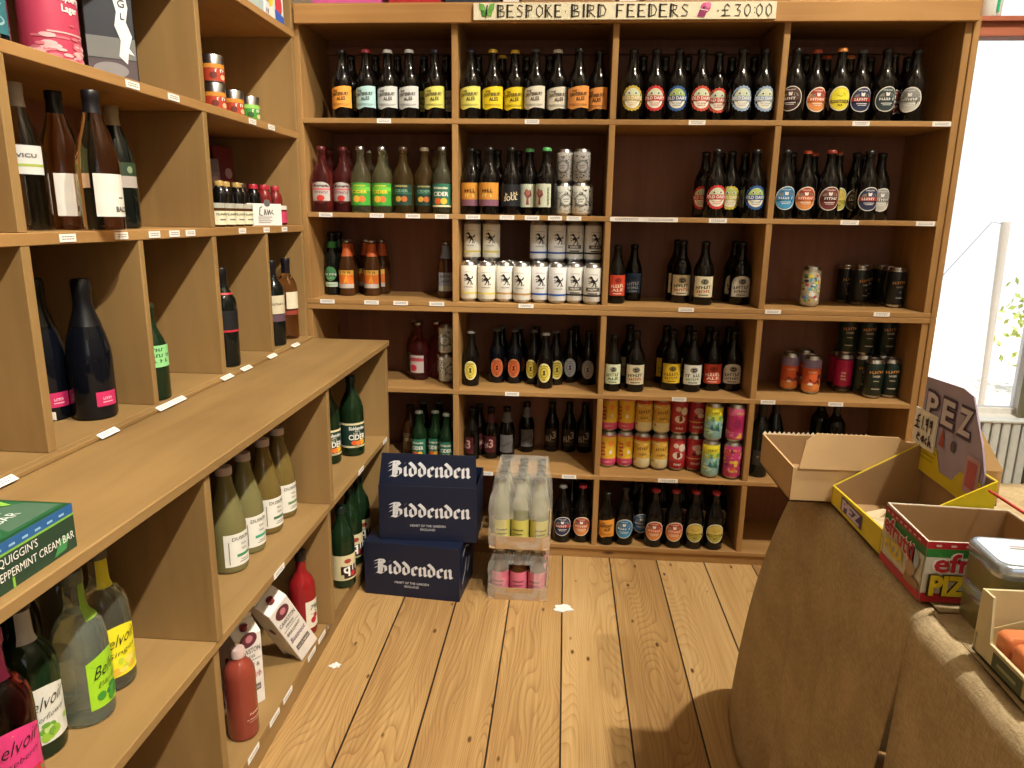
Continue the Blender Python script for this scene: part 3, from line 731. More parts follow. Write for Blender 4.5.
def lb_circle(W, seed, a='#DADCD2', b='#30353A'):
    blotches(W, [b, b, '#4F5652'], 110, seed, size=(.0016, .0042))
    W.ell(0, .070, .0235, .0270, paint(b), 5, 26); W.ell(0, .070, .0205, .0238, paint(a), 6, 26); W.ell(0, .070, .0185, .0215, paint(b), 7, 24); W.ell(0, .070, .0165, .0195, paint(a), 8, 24)
    W.text('JUICE', 0, .071, .007, paint(b), 10, width=.024, slope=.15); W.text('PALE', 0, .060, .006, paint(b), 10, width=.018)

LABELS = {
 'cant_orange': lambda W: lb_cant(W, '#E39A3C'), 'cant_lightblue': lambda W: lb_cant(W, '#A9CDCB'), 'cant_grey': lambda W: lb_cant(W, '#C6C8C4'),
 'cant_lime': lambda W: lb_cant(W, '#D8D266'), 'cant_yellow': lambda W: lb_cant(W, '#E6CC22'), 'cant_offwhite': lambda W: lb_cant(W, '#DAD5C2'), 'cant_tan': lambda W: lb_cant(W, '#E0964A'),
 'dairy_gold': lambda W: lb_dairy(W, '#C2A840'), 'dairy_red': lambda W: lb_dairy(W, '#C0302E'), 'dairy_blue': lambda W: lb_dairy(W, '#2A5592', '#A9C36A'),
 'dairy_rust': lambda W: lb_dairy(W, '#C04A34'), 'dairy_pale': lambda W: lb_dairy(W, '#8CA3BE'), 'dairy_lime': lambda W: lb_dairy(W, '#C9B84A', '#B5C070'),
 'oval_orange': lambda W: lb_oval(W, '#D98A4A', '#A8402E', 'EASE', '#D2662E'), 'oval_yellow': lambda W: lb_script_oval(W, '#D9C92E', '#E6DC3A', 'SUMMER'),
 'oval_navy': lambda W: lb_oval(W, '#252C4C', '#2E365A', 'BONNIE', '#A8382E'), 'oval_green': lambda W: lb_oval(W, '#2A3B3C', '#35494A', 'KATZE'),
 'oval_brown': lambda W: lb_oval(W, '#6A2E2A', '#7A3A32', 'IMPERIAL', '#512420'), 'oval_white': lambda W: lb_oval(W, '#B9BAB2', '#8F9290', 'PALE', '#6A6C66'),
 'oval_blue': lambda W: lb_oval(W, '#3E93C6', '#2D79AE', 'MARGO'), 'oval_gold': lambda W: lb_script_oval(W, '#A8A24A', '#C9B25A', 'GOLDEN'),
 'oval_teal': lambda W: lb_oval(W, '#2A5E92', '#39709E', 'NIGHT', '#1E4A78'), 'oval_dark': lambda W: lb_oval(W, '#3A2622', '#4A302A', 'PORTER'),
 'ring_yellow': lambda W: lb_ring(W, '#DED7A8', '#D0BE4E'), 'ring_orange': lambda W: lb_ring(W, '#C98A62', '#D2693A'), 'ring_silver': lambda W: lb_ring(W, '#8E8E8C', '#A3A3A0'),
 'arch_red': lambda W: lb_arch(W, '#C8442A', '#C8442A', ('Seasider', 'ALE'), '#F0DCC8', '#7A1E14'),
 'arch_blue': lambda W: lb_arch(W, '#33507A', '#33507A', ('Hoptimist', 'STORM'), '#C9D6E6', '#1E2A48'),
 'arch_cream': lambda W: lb_arch(W, '#D6CFAF', '#D6CFAF', ('No. 5', 'bitter', '#A8341E'), '#3A332A'),
 'arch_white': lambda W: lb_arch(W, '#C8C6BC', '#D4D2C8', ('Dark Mild', 'STOUT'), '#1E1C1A', arch=True),
 'arch_green': lambda W: lb_arch(W, '#D3DABC', '#7FB23A', ('Green Hop', 'ALE'), '#3E6A26'), 'arch_yellow': lambda W: lb_arch(W, '#DFBE32', '#DFBE32', ('Ramsgate', 'GOLD'), '#7A5A10'),
 'arch_sky': lambda W: lb_arch(W, '#D9DCD0', '#4A78B6', ('Kent', 'PALE', '#5E8A2E'), '#2E4A2A'), 'arch_pine': lambda W: lb_arch(W, '#C4D2C0', '#C4D2C0', ('Session', 'PALE'), '#3E5A46'),
 'tomato': lambda W: (W.ell(0, .088, .033, .018, paint('#B8B4AE'), 0, 24), W.rect(-.033, .033, .040, .088, paint('#B8B4AE'), 0), W.poly([(-.033, .040), (0, .030), (.033, .040)], paint('#B8B4AE'), 0),
    W.rect(-.033, .033, .078, .084, paint('#D06A70'), 2), W.text('BIDDENDEN', 0, .090, .005, INK, 3, width=.044), W.text('RED LOVE', 0, .066, .0085, paint('#8A1E26'), 3, width=.052), W.ell(0, .050, .013, .0105, paint('#C4342E'), 3, 16)),
 'biddgreen': lambda W: lb_rect(W, '#3E9A34', [('BIDDENDEN', .066, .005, .040, '#E6D84A'), ('CIDER', .042, .011, .050, '#E8C832')], (.026, .104), .040, (.050, .064, '#6CBC3E'), [(-.010, .022, .012, '#E8B23A'), (.008, .022, .011, '#D9742E')]),
 'biddark': lambda W: lb_rect(W, '#1B3A2E', [('BIDDENDEN', .064, .005, .040, '#C8B46A'), ('CIDER', .046, .009, .044, '#7AA88A')], (.028, .100), .038, (.040, .044, '#2E6A52'), [(-.010, .022, .010, '#C89A3A'), (.009, .022, .010, '#B8642E')]),
 'biddwhite': lambda W: lb_rect(W, '#2C6A52', [('Biddenden', .062, .008, .048, '#E6E2C8'), ('CIDER', .038, .014, .050, '#EDEADC')], (.024, .104), .038, (.0, .006, '#E2D6A8'), [(-.010, .020, .011, '#D9622E'), (.010, .020, .011, '#E8B83A')]),
 'orange_copper': lambda W: (lb_rect(W, '#D8702A', [('BISHOPS', .056, .009, .044, '#4A1E10')], (.030, .098), .035, (.050, .068, '#D9A84A')), W.rect(-.035, .035, .030, .046, paint('#B9AFA6'), 3), W.poly([(-.008, .05), (.012, .05), (.004, .082)], paint('#E8A03A'), 4)),
 'neck_orange': None,
 'greenbeer': lambda W: (W.ell(0, .082, .025, .028, paint('#4A8A5A'), 0, 20), W.text('WHITSTABLE', 0, .076, .008, WHITE, 3, width=.052), W.text('BAY', 0, .062, .007, paint('#9CC8A2'), 3, width=.03), W.rect(-.030, .030, .032, .050, paint('#B9CDB8'), 1), W.text('ORGANIC', 0, .037, .006, paint('#3A6A4A'), 3, width=.04)),
 'bluegrey': lambda W: lb_rect(W, '#8E94A0', [('SPITFIRE', .052, .008, .042, '#2A3040'), ('LAGER', .034, .008, .034, '#39506A')], (.028, .098), .032, (.002, .020, '#A9AFA0')),
 'amber_sun': lambda W: lb_rect(W, '#C98A32', [('Early', .046, .013, .036, '#3A1C10'), ('Bird', .030, .012, .032, '#E8C878')], (.030, .110), .040, (.0, .022, '#7A5060')),
 'cursed': lambda W: (lb_rect(W, '#15171C', [], (.030, .104), .036), W.text('CURSED', 0, .066, .012, paint('#C8B88A'), 3, width=.050, slope=.15), W.text('SOUL', 0, .050, .015, paint('#D2C6A2'), 3, width=.044, slope=.15)),
 'treeale': lambda W: (lb_rect(W, '#C6CDB4', [('hop', .012, .008, .02, '#5E6A4A')], (.028, .108), .036), None, ),
 'redthree': lambda W: (lb_rect(W, '#4A1820', [], (.028, .096), .028), W.text('3', .006, .050, .034, paint('#C8A098'), 3), W.scribble('xx', -.014, .048, .020, paint('#C8A098'), 3, .020, .3)),
 'silverthree': lambda W: (lb_rect(W, '#6A6A6C', [], (.026, .100), .030), W.poly([(-.028, .046), (.030, .086), (.030, .066), (-.028, .034)], paint('#C2C2C0'), 2), W.scribble('xxxx', .002, .058, .010, paint('#2A2A2C'), 4, .034, .55)),
 'darkthree': lambda W: (lb_rect(W, '#2A2220', [], (.028, .100), .030), W.text('3', .014, .060, .030, paint('#C2BBB0'), 3), W.scribble('xxx', -.010, .050, .026, paint('#B2ABA0'), 3, .034, .35), W.rect(-.018, .018, .046, .049, paint('#8A7F74'), 3)),
 'pinkcider': lambda W: lb_rect(W, '#C9BFBA', [('BIDDENDEN', .056, .006, .036, '#B83A44')], (.030, .100), .030, (.046, .058, '#C4525C'), [(-.008, .020, .013, '#C8324A')]),
 'brownsmall': lambda W: lb_rect(W, '#5A4A34', [('CIDER', .036, .012, .046, '#C8B88A')], (.030, .100), .034),
}
def tree_label(W):
    lb_rect(W, '#C9D0B8', [], (.028, .108), .036)
    W.cols([-.034, -.026], lambda x: .030, lambda x: .106, paint('#5E7A5E'), 1)
    W.vtext('HOPPERS', .030, .066, .006, paint('#3A4A3A'), 3, width=.062); W.vtext('PALE ALE', -.0275, .066, .0045, WHITE, 3, width=.05)
    W.poly([(-.006, .036), (.004, .036), (.002, .058), (.012, .070), (.008, .086), (-.006, .092), (-.014, .076), (-.004, .058)], paint('#8A4A44'), 2)
    W.ell(0, .078, .008, .009, paint('#A86A5A'), 3, 10)
LABELS['treeale'] = tree_label

CANS = {  # background bands (z0, z1, colour) then extra print
 'cream': ([(.012, .132, '#ECE8D8')], lambda W: lb_horse(W, '#D3C45E')), 'brown': ([(.012, .132, '#ECEAE0')], lambda W: lb_horse(W, '#B08A4E')),
 'blue': ([(.012, .132, '#E6E7E6')], lambda W: lb_horse(W, '#1E4E9E')), 'black_plate': ([(.012, .132, '#E2E2DC')], lambda W: lb_horse(W, '#2E2E2A', True)),
 'circle': ([(.012, .132, '#D6D8CE')], lambda W: lb_circle(W, 3)), 'circle2': ([(.012, .132, '#A9A6A2')], lambda W: lb_circle(W, 5, '#A9A6A2')),
 'black': ([(.012, .132, '#15191C')], lambda W: (W.text('Smuggler', .002, .088, .011, paint('#B88A4E'), 3, width=.046, slope=.1), W.text('LAGER', .004, .074, .006, paint('#B9B4A6'), 3, width=.022), W.text('4.8', .006, .056, .005, paint('#8F8B82'), 3), W.rect(-.006, .018, .036, .039, paint('#8F8B82'), 3))),
 'greenblack': ([(.012, .132, '#17261F')], lambda W: (W.text('Smuggler', .0, .096, .011, paint('#C48A4A'), 3, width=.050, slope=.1), W.text('LAGER', .0, .082, .007, paint('#CFC9B8'), 3, width=.026), W.rect(-.010, .010, .066, .069, paint('#A9A292'), 3), W.rect(-.014, .014, .036, .040, paint('#A9A292'), 3))),
 'multi': ([(.012, .132, '#B9B6A2')], lambda W: blotches(W, ['#C8425A', '#3E8A6A', '#D9CF4A', '#4A6AA8', '#E6E2D6', '#2A2A30', '#6AA8B8', '#C4A43A'], 70, 11)),
 'orangepurple': ([(.012, .040, '#DE8A4A'), (.040, .100, '#C85A34'), (.100, .132, '#8A7A9E')], lambda W: (W.ell(0, .076, .019, .024, paint('#D9622E'), 2, 16), W.poly([(-.026, .040), (-.010, .058), (.004, .044), (.018, .060), (.026, .038)], paint('#3A2246'), 3), W.ell(.020, .070, .007, .010, paint('#3A2246'), 4, 12), W.ell(-.010, .040, .009, .005, WHITE, 5, 10), W.text('PARADISE', 0, .083, .007, paint('#F0C8A0'), 5, width=.038))),
 'magenta': ([(.012, .026, '#2A1620'), (.026, .126, '#B01A4E'), (.126, .132, '#5E1A34')], lambda W: (W.text('THE', -.008, .074, .007, WHITE, 3, width=.016), W.text('BEER', -.005, .062, .007, WHITE, 3, width=.022), W.text('ONE', -.007, .050, .007, WHITE, 3, width=.018), W.ell(.004, .072, .020, .030, paint('#C02258'), 1, 20))),
 'pinkyellow': ([(.012, .038, '#D04A78'), (.038, .126, '#E2BC3A'), (.126, .132, '#D8688A')], lambda W: (W.vtext('LUPO', -.014, .080, .016, paint('#B8323E'), 4, width=.06), W.poly([(.002, .058), (.014, .058), (.012, .072), (.004, .072)], WHITE, 3), W.ell(.008, .100, .010, .012, paint('#E88A3A'), 2, 12), W.text('BREW', 0, .022, .006, paint('#F0C8D2'), 3, width=.03))),
 'creamgold': ([(.012, .046, '#E2DAB0'), (.046, .118, '#D9B24A'), (.118, .132, '#C04A2E')], lambda W: (blotches(W, ['#E6DCB0', '#C8942E', '#E8C85A'], 26, 21, (.03, .115)), W.text('Honey', 0, .082, .012, paint('#8A5A1E'), 6, width=.042, slope=.1), W.text('HOPS', 0, .060, .009, paint('#8A5A1E'), 6, width=.030))),
 'redwhite': ([(.012, .042, '#A8242E'), (.042, .132, '#B83A3E')], lambda W: (W.ell(-.004, .064, .020, .015, paint('#DED6C8'), 2, 16), W.ell(.012, .096, .014, .016, paint('#DED6C8'), 3, 14), W.ell(-.012, .104, .010, .010, paint('#E2C8B8'), 4, 14), W.poly([(-.006, .052), (.006, .060), (.002, .080), (-.008, .076)], paint('#7A1820'), 5), W.text('TREAT', 0, .024, .008, WHITE, 4, width=.034))),
 'redred': ([(.012, .052, '#9E2030'), (.052, .056, '#D2A85A'), (.056, .132, '#A82838')], lambda W: (W.ell(0, .098, .018, .013, paint('#C8A8A2'), 2, 14), W.ell(.008, .080, .012, .009, paint('#DAC8BA'), 3, 12), W.ell(-.010, .072, .007, .007, paint('#5E1420'), 4, 12), W.text('CHERRY', 0, .030, .009, paint('#E2C8B8'), 4, width=.038))),
 'yellowteal': ([(.012, .080, '#8FC0C2'), (.080, .104, '#BFC84E'), (.104, .132, '#E0D638')], lambda W: (blotches(W, ['#4E9AA8', '#A9D6CE', '#D9E0A2', '#5EA84E'], 34, 33, (.03, .1)), W.poly([(-.020, .040), (-.008, .070), (.002, .046), (.014, .078), (.022, .040)], paint('#3E7A92'), 5), W.text('TROPIC', 0, .108, .009, paint('#6A7A1E'), 6, width=.036))),
 'pinkmag': ([(.012, .132, '#C03A78')], lambda W: (blotches(W, ['#D9B24A', '#E27AA8', '#8A2260', '#D85A3A'], 40, 41), W.text('PASSION', 0, .112, .009, paint('#E8C85A'), 6, width=.04), W.text('FRUIT', 0, .030, .009, paint('#E8C85A'), 6, width=.034))),
 'pinkdeep': ([(.012, .042, '#B8447A'), (.042, .104, '#A8285E'), (.104, .132, '#C45A80')], lambda W: (blotches(W, ['#D2A84A', '#D86A9A'], 14, 45, (.015, .05)), W.ell(0, .074, .014, .018, paint('#8A1E50'), 3, 14), W.text('PASSION', 0, .110, .008, paint('#D9B86A'), 6, width=.036))),
}
_mesh = {}
def body_mesh(kind, g):
    k = ('body', kind, g.name)
    if k not in _mesh:
        b = MB(); b.lathe(PROFILES[kind], g, 22); _mesh[k] = b.mesh('bottle_glass')
    return _mesh[k]
def cap_mesh(kind, c):
    k = ('cap', kind, c)
    if k not in _mesh:
        b = MB(); m = ALU if c == 'alu' else mat('cap_'+c.lstrip('#').lower(), c, .32, metal=.0, spec=.5, vary=.03)
        b.lathe([(0, CAPS[kind][0][1]+.001)]+CAPS[kind] if False else CAPS[kind], m, 20); _mesh[k] = b.mesh('cap')
    return _mesh[k]
def label_mesh(kind, key, fn):
    k = ('label', kind, key)
    if k not in _mesh:
        b = MB(); fn(Wrap(b, RAD[kind], {'ale': 1.12, 'cider': 1.10, 'stubby': .95, 'small': .90, 'slim': .95}.get(kind, 1.0))); _mesh[k] = b.mesh('label')
    return _mesh[k]
def can_body(key):
    k = ('can', key)
    if k not in _mesh:
        bands = CANS[key][0]
        pr = [(0, .005), (.021, .005), (.0235, 0), (.0258, .003), (.0325, .012)]; ms = [ALU]*4
        for z0, z1, c in bands: pr.append((.0325, z1)); ms.append(paint(c, .35))
        pr += [(.0300, .1385), (.0268, .1435), (.0268, .1465), (.0252, .1465), (.0240, .1440), (0, .1440)]; ms += [ALU]*6
        b = MB(); b.lathe(pr, ALU, 24, mats=ms); _mesh[k] = b.mesh('can_body')
        b = MB(); vs = [(.010*math.cos(a*.7854), -.006+.005*math.sin(a*.7854), .1452) for a in range(8)]
        b.add(vs+[(x, y, .1462) for x, y, z in vs], [list(range(8, 16))]+[(i, (i+1) % 8, 8+(i+1) % 8, 8+i) for i in range(8)], ALU); _mesh[('tab',)] = b.mesh('ring_pull')
    return _mesh[k]
def bottle(name, kind, g, label_key, cap, loc, rz, text, cat, group, fn=None, neck=None):
    t = thing(name, text, cat, loc, rz, group)
    link('glass_body', body_mesh(kind, g), t)
    if cap: link('cap', cap_mesh(kind, cap), t)
    fn = fn or LABELS.get(label_key)
    if fn: link('label', label_mesh(kind, label_key, fn), t)
    if neck:
        k = ('neck', kind, neck)
        if k not in _mesh:
            z0, z1, c = neck[:3]; half = R(neck[3]) if len(neck) > 3 else 0; b = MB(); pr = PROFILES[kind]
            def rad(z):
                for (r0, h0), (r1, h1) in zip(pr[1:], pr[2:]):
                    if h0 <= z <= h1 and h1 > h0: return r0+(r1-r0)*(z-h0)/(h1-h0)
                return pr[-2][0]
            if half:
                q = [(rad(z0+(z1-z0)*i/6)+.0009, z0+(z1-z0)*i/6) for i in range(7)]
                b.add([(r*math.sin(half*j/3), -r*math.cos(half*j/3), h) for r, h in q for j in range(-3, 4)], [(i*7+j, i*7+j+1, (i+1)*7+j+1, (i+1)*7+j) for i in range(6) for j in range(6)], paint(c), True)
            else: b.lathe([(rad(z0+(z1-z0)*i/6)+.0009, z0+(z1-z0)*i/6) for i in range(7)], paint(c), 20)
            _mesh[k] = b.mesh('neck_label')
        link('neck_label', _mesh[k], t)
    return t
def can(key, loc, rz, text, group):
    t = thing('beer_can', text, 'can', loc, rz, group)
    if key in SMALLCAN: t.scale = (.925, .925, .775)
    link('can_body', can_body(key), t); link('ring_pull', _mesh[('tab',)], t)
    k = ('canlabel', key)
    if k not in _mesh:
        b = MB(); CANS[key][1](Wrap(b, .0325)); _mesh[k] = b.mesh('label')
    link('label', _mesh[k], t)
    return t

# --- stocking the tall shelving
# look: style -> (bottle kind, glass, wording)
LOOK = {
 'cant_orange': 'ale bottle with wavy orange label', 'cant_lightblue': 'ale bottle with wavy pale blue label', 'cant_grey': 'ale bottle with wavy grey label',
 'cant_lime': 'ale bottle with wavy lime yellow label', 'cant_yellow': 'ale bottle with wavy yellow label', 'cant_offwhite': 'ale bottle with wavy cream label', 'cant_tan': 'ale bottle with wavy tan label',
 'dairy_gold': 'ale bottle with scalloped gold badge', 'dairy_red': 'ale bottle with scalloped red badge', 'dairy_blue': 'ale bottle with scalloped blue badge', 'dairy_rust': 'ale bottle with scalloped rust badge',
 'dairy_pale': 'ale bottle with scalloped pale blue badge', 'dairy_lime': 'ale bottle with scalloped lime badge',
 'oval_orange': 'ale bottle with orange oval label', 'oval_yellow': 'ale bottle with yellow oval label', 'oval_navy': 'ale bottle with navy oval label', 'oval_green': 'ale bottle with dark green oval label',
 'oval_brown': 'ale bottle with brown oval label', 'oval_white': 'ale bottle with whitish oval label', 'oval_blue': 'ale bottle with bright blue oval label', 'oval_gold': 'ale bottle with gold oval label',
 'oval_teal': 'ale bottle with deep blue oval label', 'oval_dark': 'ale bottle with black oval label',
 'ring_yellow': 'small beer bottle with pale yellow oval label', 'ring_orange': 'small beer bottle with orange oval label', 'ring_silver': 'small beer bottle with silver oval label',
 'arch_red': 'brown beer bottle with red label', 'arch_blue': 'brown beer bottle with blue label', 'arch_cream': 'brown beer bottle with cream label', 'arch_white': 'brown beer bottle with arched white label',
 'arch_green': 'brown beer bottle with green topped label', 'arch_yellow': 'brown beer bottle with yellow label', 'arch_sky': 'brown beer bottle with sky blue topped label',
 'tomato': 'red cider bottle with grey pointed label', 'biddgreen': 'clear cider bottle with bright green label', 'biddark': 'amber cider bottle with dark green label', 'biddwhite': 'cider bottle with green and white label',
 'orange_copper': 'brown bottle with orange label and orange neck', 'greenbeer': 'bottle with green label and green neck seal', 'bluegrey': 'brown bottle with blue grey label', 'amber_sun': 'ale bottle with golden brown label',
 'cursed': 'dark bottle with slanting pale lettering', 'treeale': 'green capped bottle with pale green label', 'redthree': 'dark bottle with dull red label', 'silverthree': 'dark bottle with silver slashed label', 'darkthree': 'dark bottle with grey slanting numerals',
 'pinkcider': 'pink cider bottle with white and red label', 'brownsmall': 'small brown bottle with dull label',
 None: 'plain dark bottle',
}
CANLOOK = {'cream': 'white can with yellow stripe', 'brown': 'white can with brown stripe', 'blue': 'white can with blue stripe', 'black_plate': 'white can with black stripe', 'circle': 'speckled white can with round badge', 'circle2': 'speckled grey can with round badge',
 'black': 'black can with gold script', 'greenblack': 'green black can with gold script', 'multi': 'multicoloured patterned can', 'orangepurple': 'orange and purple can', 'magenta': 'magenta can with white words', 'pinkyellow': 'pink and yellow can',
 'creamgold': 'golden can with red top', 'redwhite': 'red can with white splashes', 'redred': 'dark red can with pale picture', 'yellowteal': 'yellow and pale teal can', 'pinkmag': 'pink can with gold pattern', 'pinkdeep': 'deep pink can'}
ORD = ['first', 'second', 'third', 'fourth', 'fifth', 'sixth', 'seventh', 'eighth', 'ninth', 'tenth', 'eleventh', 'twelfth', 'thirteenth', 'fourteenth', 'fifteenth', 'sixteenth']
BAYS = {0: ('corner bay', XA, XB), 1: ('second bay', XB, XCc), 2: ('third bay', XCc, XD), 3: ('window bay', XD, XE)}
ROWS = {1: ('top shelf', S1, 'ales on the top shelf'), 2: ('second shelf', S2, 'bottles and cans on the second shelf'), 3: ('third shelf', S3U, 'bottles and cans on the third shelf'),
        4: ('fourth shelf', S4, 'bottles and cans on the fourth shelf'), 5: ('fifth shelf', S5, 'bottles and cans on the fifth shelf'), 6: ('lowest shelf', S6, 'ales on the lowest shelf')}
SMALLCAN = ('circle', 'circle2')
def relax(items, x0, x1):
    for i in items: i['y'] += rng.uniform(-.004, .004)
    for _ in range(900):
        moved = False
        for i in range(len(items)):
            a = items[i]
            a['x'] = min(max(a['x'], x0+a['r']+.002), x1-a['r']-.002)
            a['y'] = min(max(a['y'], YF+.001+a['r']*.9), YB-.009-a['r'])
            for j in range(i):
                c = items[j]
                if (a['h0'] > 0) != (c['h0'] > 0): continue
                dx, dy = a['x']-c['x'], a['y']-c['y']; d = math.hypot(dx, dy) or 1e-6; need = a['r']+c['r']+.0015
                if d < need:
                    k = (need-d)/d/2; a['x'] += dx*k; c['x'] -= dx*k; a['y'] += dy*k; c['y'] -= dy*k; moved = True
        if not moved: break
    for a in items:
        a['x'] = min(max(a['x'], x0+a['r']+.002), x1-a['r']-.002); a['y'] = min(max(a['y'], YF+.001+a['r']*.9), YB-.009-a['r'])
def stock(row, bay, vref, entries):
    """entries: (style, u, where, kind, glass, cap, turn, extra); where < 10 is the depth of the axis, else the pixel row of the foot"""
    rname, z, grp = ROWS[row]; bname, xa, xb = BAYS[bay]
    xa += HW if bay else 0; xb -= HW if bay < 3 else 0
    items = []
    for e in entries:
        style, u, where, kind, g, cap, turn = (list(e)+[None]*7)[:7]
        kind = kind or 'ale'; iscan = kind in ('can', 'can2'); r = RAD['can' if iscan else kind]*(.925 if style in SMALLCAN else 1)
        if where < 10: y = where
        else: y = at_z(u, where, z).y+r
        items.append(dict(style=style, x=at_y(u, vref if kind != 'can2' else vref-36, y).x, y=y, z=0, r=r+.0005, h0=(.1142 if style in SMALLCAN else .1468) if kind == 'can2' else 0, kind=kind, g=g, cap=cap, turn=turn or 0, neck=e[7] if len(e) > 7 else None))
    relax([i for i in items if i['kind'] != 'can2'], xa, xb)
    for i in items:
        if i['kind'] == 'can2':   # stands on the nearest lower can
            c = min((k for k in items if k['kind'] == 'can'), key=lambda k: (1 if k.get('used') else 0)+abs(k['x']-i['x'])+1.2*abs(k['y']-i['y']))
            if abs(c['x']-i['x']) < .060 and not c.get('used'): i['x'], i['y'] = c['x']+rng.uniform(-.0004, .0004), c['y']+rng.uniform(-.002, .002); c['used'] = True
    order = sorted(items, key=lambda i: i['x']); nb = 0; cnt = {}
    for n, i in enumerate(order):
        kk = 'can' if i['kind'] in ('can', 'can2') else 'bottle'
        if i['kind'] == 'can2': kk = 'upper can'
        cnt[kk] = cnt.get(kk, 0)+1
        what = LOOK[i['style']] if kk == 'bottle' else CANLOOK[i['style']]
        o_ = ORD[cnt[kk]-1]
        text = f"{what}, {o_} {kk} from corner, {rname}, {bname}"
        rz = R(i['turn'])+rng.uniform(-.10, .10)
        if kk == 'bottle':
            g = i['g'] or G_BROWN
            bottle('beer_bottle' if i['style'] not in ('tomato', 'biddgreen', 'biddark', 'biddwhite', 'pinkcider') else 'cider_bottle', i['kind'], g, i['style'], i['cap'] or '#14110F', (i['x'], i['y'], z+.0004), rz, text, 'bottle', grp, neck=i['neck'])
        else:
            can(i['style'], (i['x'], i['y'], z+.0004+(i['h0'] if i['kind'] == 'can2' else 0)), rz, text, grp)

RED, GOLD, WHT, DK, ORG, GRN = '#962834', '#C8A838', '#C8C8C4', '#15110F', '#A8482A', '#4E9A56'
D1 = 2.650; D2 = 2.745; D3 = 2.835
A = 'ale'
stock(1, 0, 88, [('cant_orange', 342.5, D1, A, None, DK), ('cant_lightblue', 367, D1, A, None, RED), ('cant_grey', 388, D1, A, None, WHT), ('cant_grey', 409, D1, A, None, WHT), ('cant_lime', 435, D1, A, None, '#221E33'),
  ('cant_lime', 424, D2, A, None, '#221E33'), ('cant_offwhite', 446.5, D2, A), ('cant_orange', 352, D2, A), ('cant_lightblue', 376, D2, A), ('cant_grey', 398, D2, A)])
stock(1, 1, 88, [('cant_lime', 468.5, D1, A, None, '#1E1C30'), ('cant_yellow', 492.5, D1, A, None, GOLD), ('cant_yellow', 517.7, D1, A, None, GOLD), ('cant_offwhite', 538.8, D1, A, None, '#3A3634', -8), ('cant_offwhite', 559.5, D1, A, None, WHT),
  ('cant_tan', 580.6, D1, A, None, DK), ('cant_tan', 601, D1, A, None, DK, -16), ('cant_tan', 502, D2, A, None, GOLD), ('cant_lime', 478, D2, A), ('cant_yellow', 526, D2+.01, A), ('cant_offwhite', 549, D2, A)])
stock(1, 2, 88, [('dairy_gold', 633.4, D1, A), ('dairy_red', 655.4, D1, A), ('dairy_blue', 677.3, D1, A), ('dairy_rust', 698.4, D1, A), ('dairy_rust', 717, D1+.045, A), ('dairy_pale', 745.5, D1, A, None, None, 8), ('dairy_pale', 766.5, D1, A, None, None, 6),
  ('dairy_blue', 730, D2+.02, A), ('dairy_gold', 642, D2+.01, A), ('dairy_red', 664, D2+.01, A), ('dairy_blue', 686, D2+.01, A), ('dairy_pale', 752, D2+.03, A)])
stock(1, 3, 88, [('oval_dark', 791, D1, A, None, DK, -30), ('oval_orange', 813, D1, A, None, ORG, 8), ('oval_yellow', 834.7, D1, A, None, '#C8803A'), ('oval_navy', 855.9, D1, A, None, '#4A4A50'), ('oval_green', 877, D1, A, None, DK), ('oval_brown', 891.4, D1+.062, A, None, DK),
  ('oval_white', 912, D1+.01, A, None, DK, -30), ('oval_dark', 803, D2, A), ('oval_orange', 825, D2+.01, A, None, ORG), ('oval_navy', 867, D2+.03, A), ('oval_green', 904, D2+.03, A), ('oval_yellow', 846, D2+.01, A, None, '#C8803A')])
K = 'cider'
stock(2, 0, 188, [('tomato', 328.6, D1, K, G_PINK, '#5A2020'), ('tomato', 346, D1, K, G_PINK, '#5A2020'), ('biddgreen', 359.6, 2.645, K, G_CIDER, 'alu'), ('biddgreen', 379.4, 2.645, K, G_CIDER, 'alu'), ('biddark', 414.8, D1, K, G_AMBCIDER, '#3A2A1C'),
  ('biddark', 428.9, D1, K, G_AMBCIDER, '#8A7A62'), ('biddwhite', 444.2, D1, K, G_CIDER, 'alu'), ('tomato', 335, D2, K, G_PINK, '#5A2020'), ('tomato', 352, D2, K, G_PINK, '#5A2020'), ('biddgreen', 369.5, D2, K, G_CIDER, 'alu'), ('biddgreen', 388, D2, K, G_CIDER, 'alu'), ('biddark', 395, D1+.10, K, G_BLACK, 'alu'), ('biddark', 436, D2, K, G_AMBCIDER, '#3A2A1C')])
stock(2, 1, 188, [('amber_sun', 468.9, D1, A), ('amber_sun', 488, D1, A), ('cursed', 507.9, D1, A), ('treeale', 526.5, D1, A, None, GRN), ('treeale', 543.6, D1, A, None, GRN, -30), ('circle', 559, D1, 'can', None, None, 20), ('circle', 575.6, D1, 'can'),
  ('circle2', 560, D1, 'can2', None, None, -10), ('circle2', 577, D1, 'can2', None, None, 10), ('circle', 585, D2-.01, 'can'), ('amber_sun', 478, D2, A), ('cursed', 498, D2, A), ('cursed', 516, D2, A)])
stock(2, 2, 188, [('dairy_red', 715, D1, A), ('dairy_lime', 729.7, D1+.05, A), ('dairy_blue', 753.8, D1, A), ('dairy_red', 704, D2, A, None, None, -20), ('dairy_blue', 743, D2+.01, A), (None, 719, D2+.05, A)])
stock(2, 3, 188, [('oval_blue', 781.5, D1, A), ('oval_orange', 801, D1, A, None, ORG), ('oval_brown', 822.5, D1, A, None, '#7A2E22'), ('oval_gold', 838, D1+.05, A, None, '#8A4A2A'), ('oval_dark', 851.5, D1+.075, A), ('oval_navy', 866.4, D1, A), ('oval_white', 878.5, D1+.07, A),
  ('oval_blue', 790, D2, A), ('oval_orange', 810, D2, A, None, ORG), ('oval_brown', 829, D2+.04, A), ('oval_navy', 861, D2+.07, A)])
T = 'stubby'
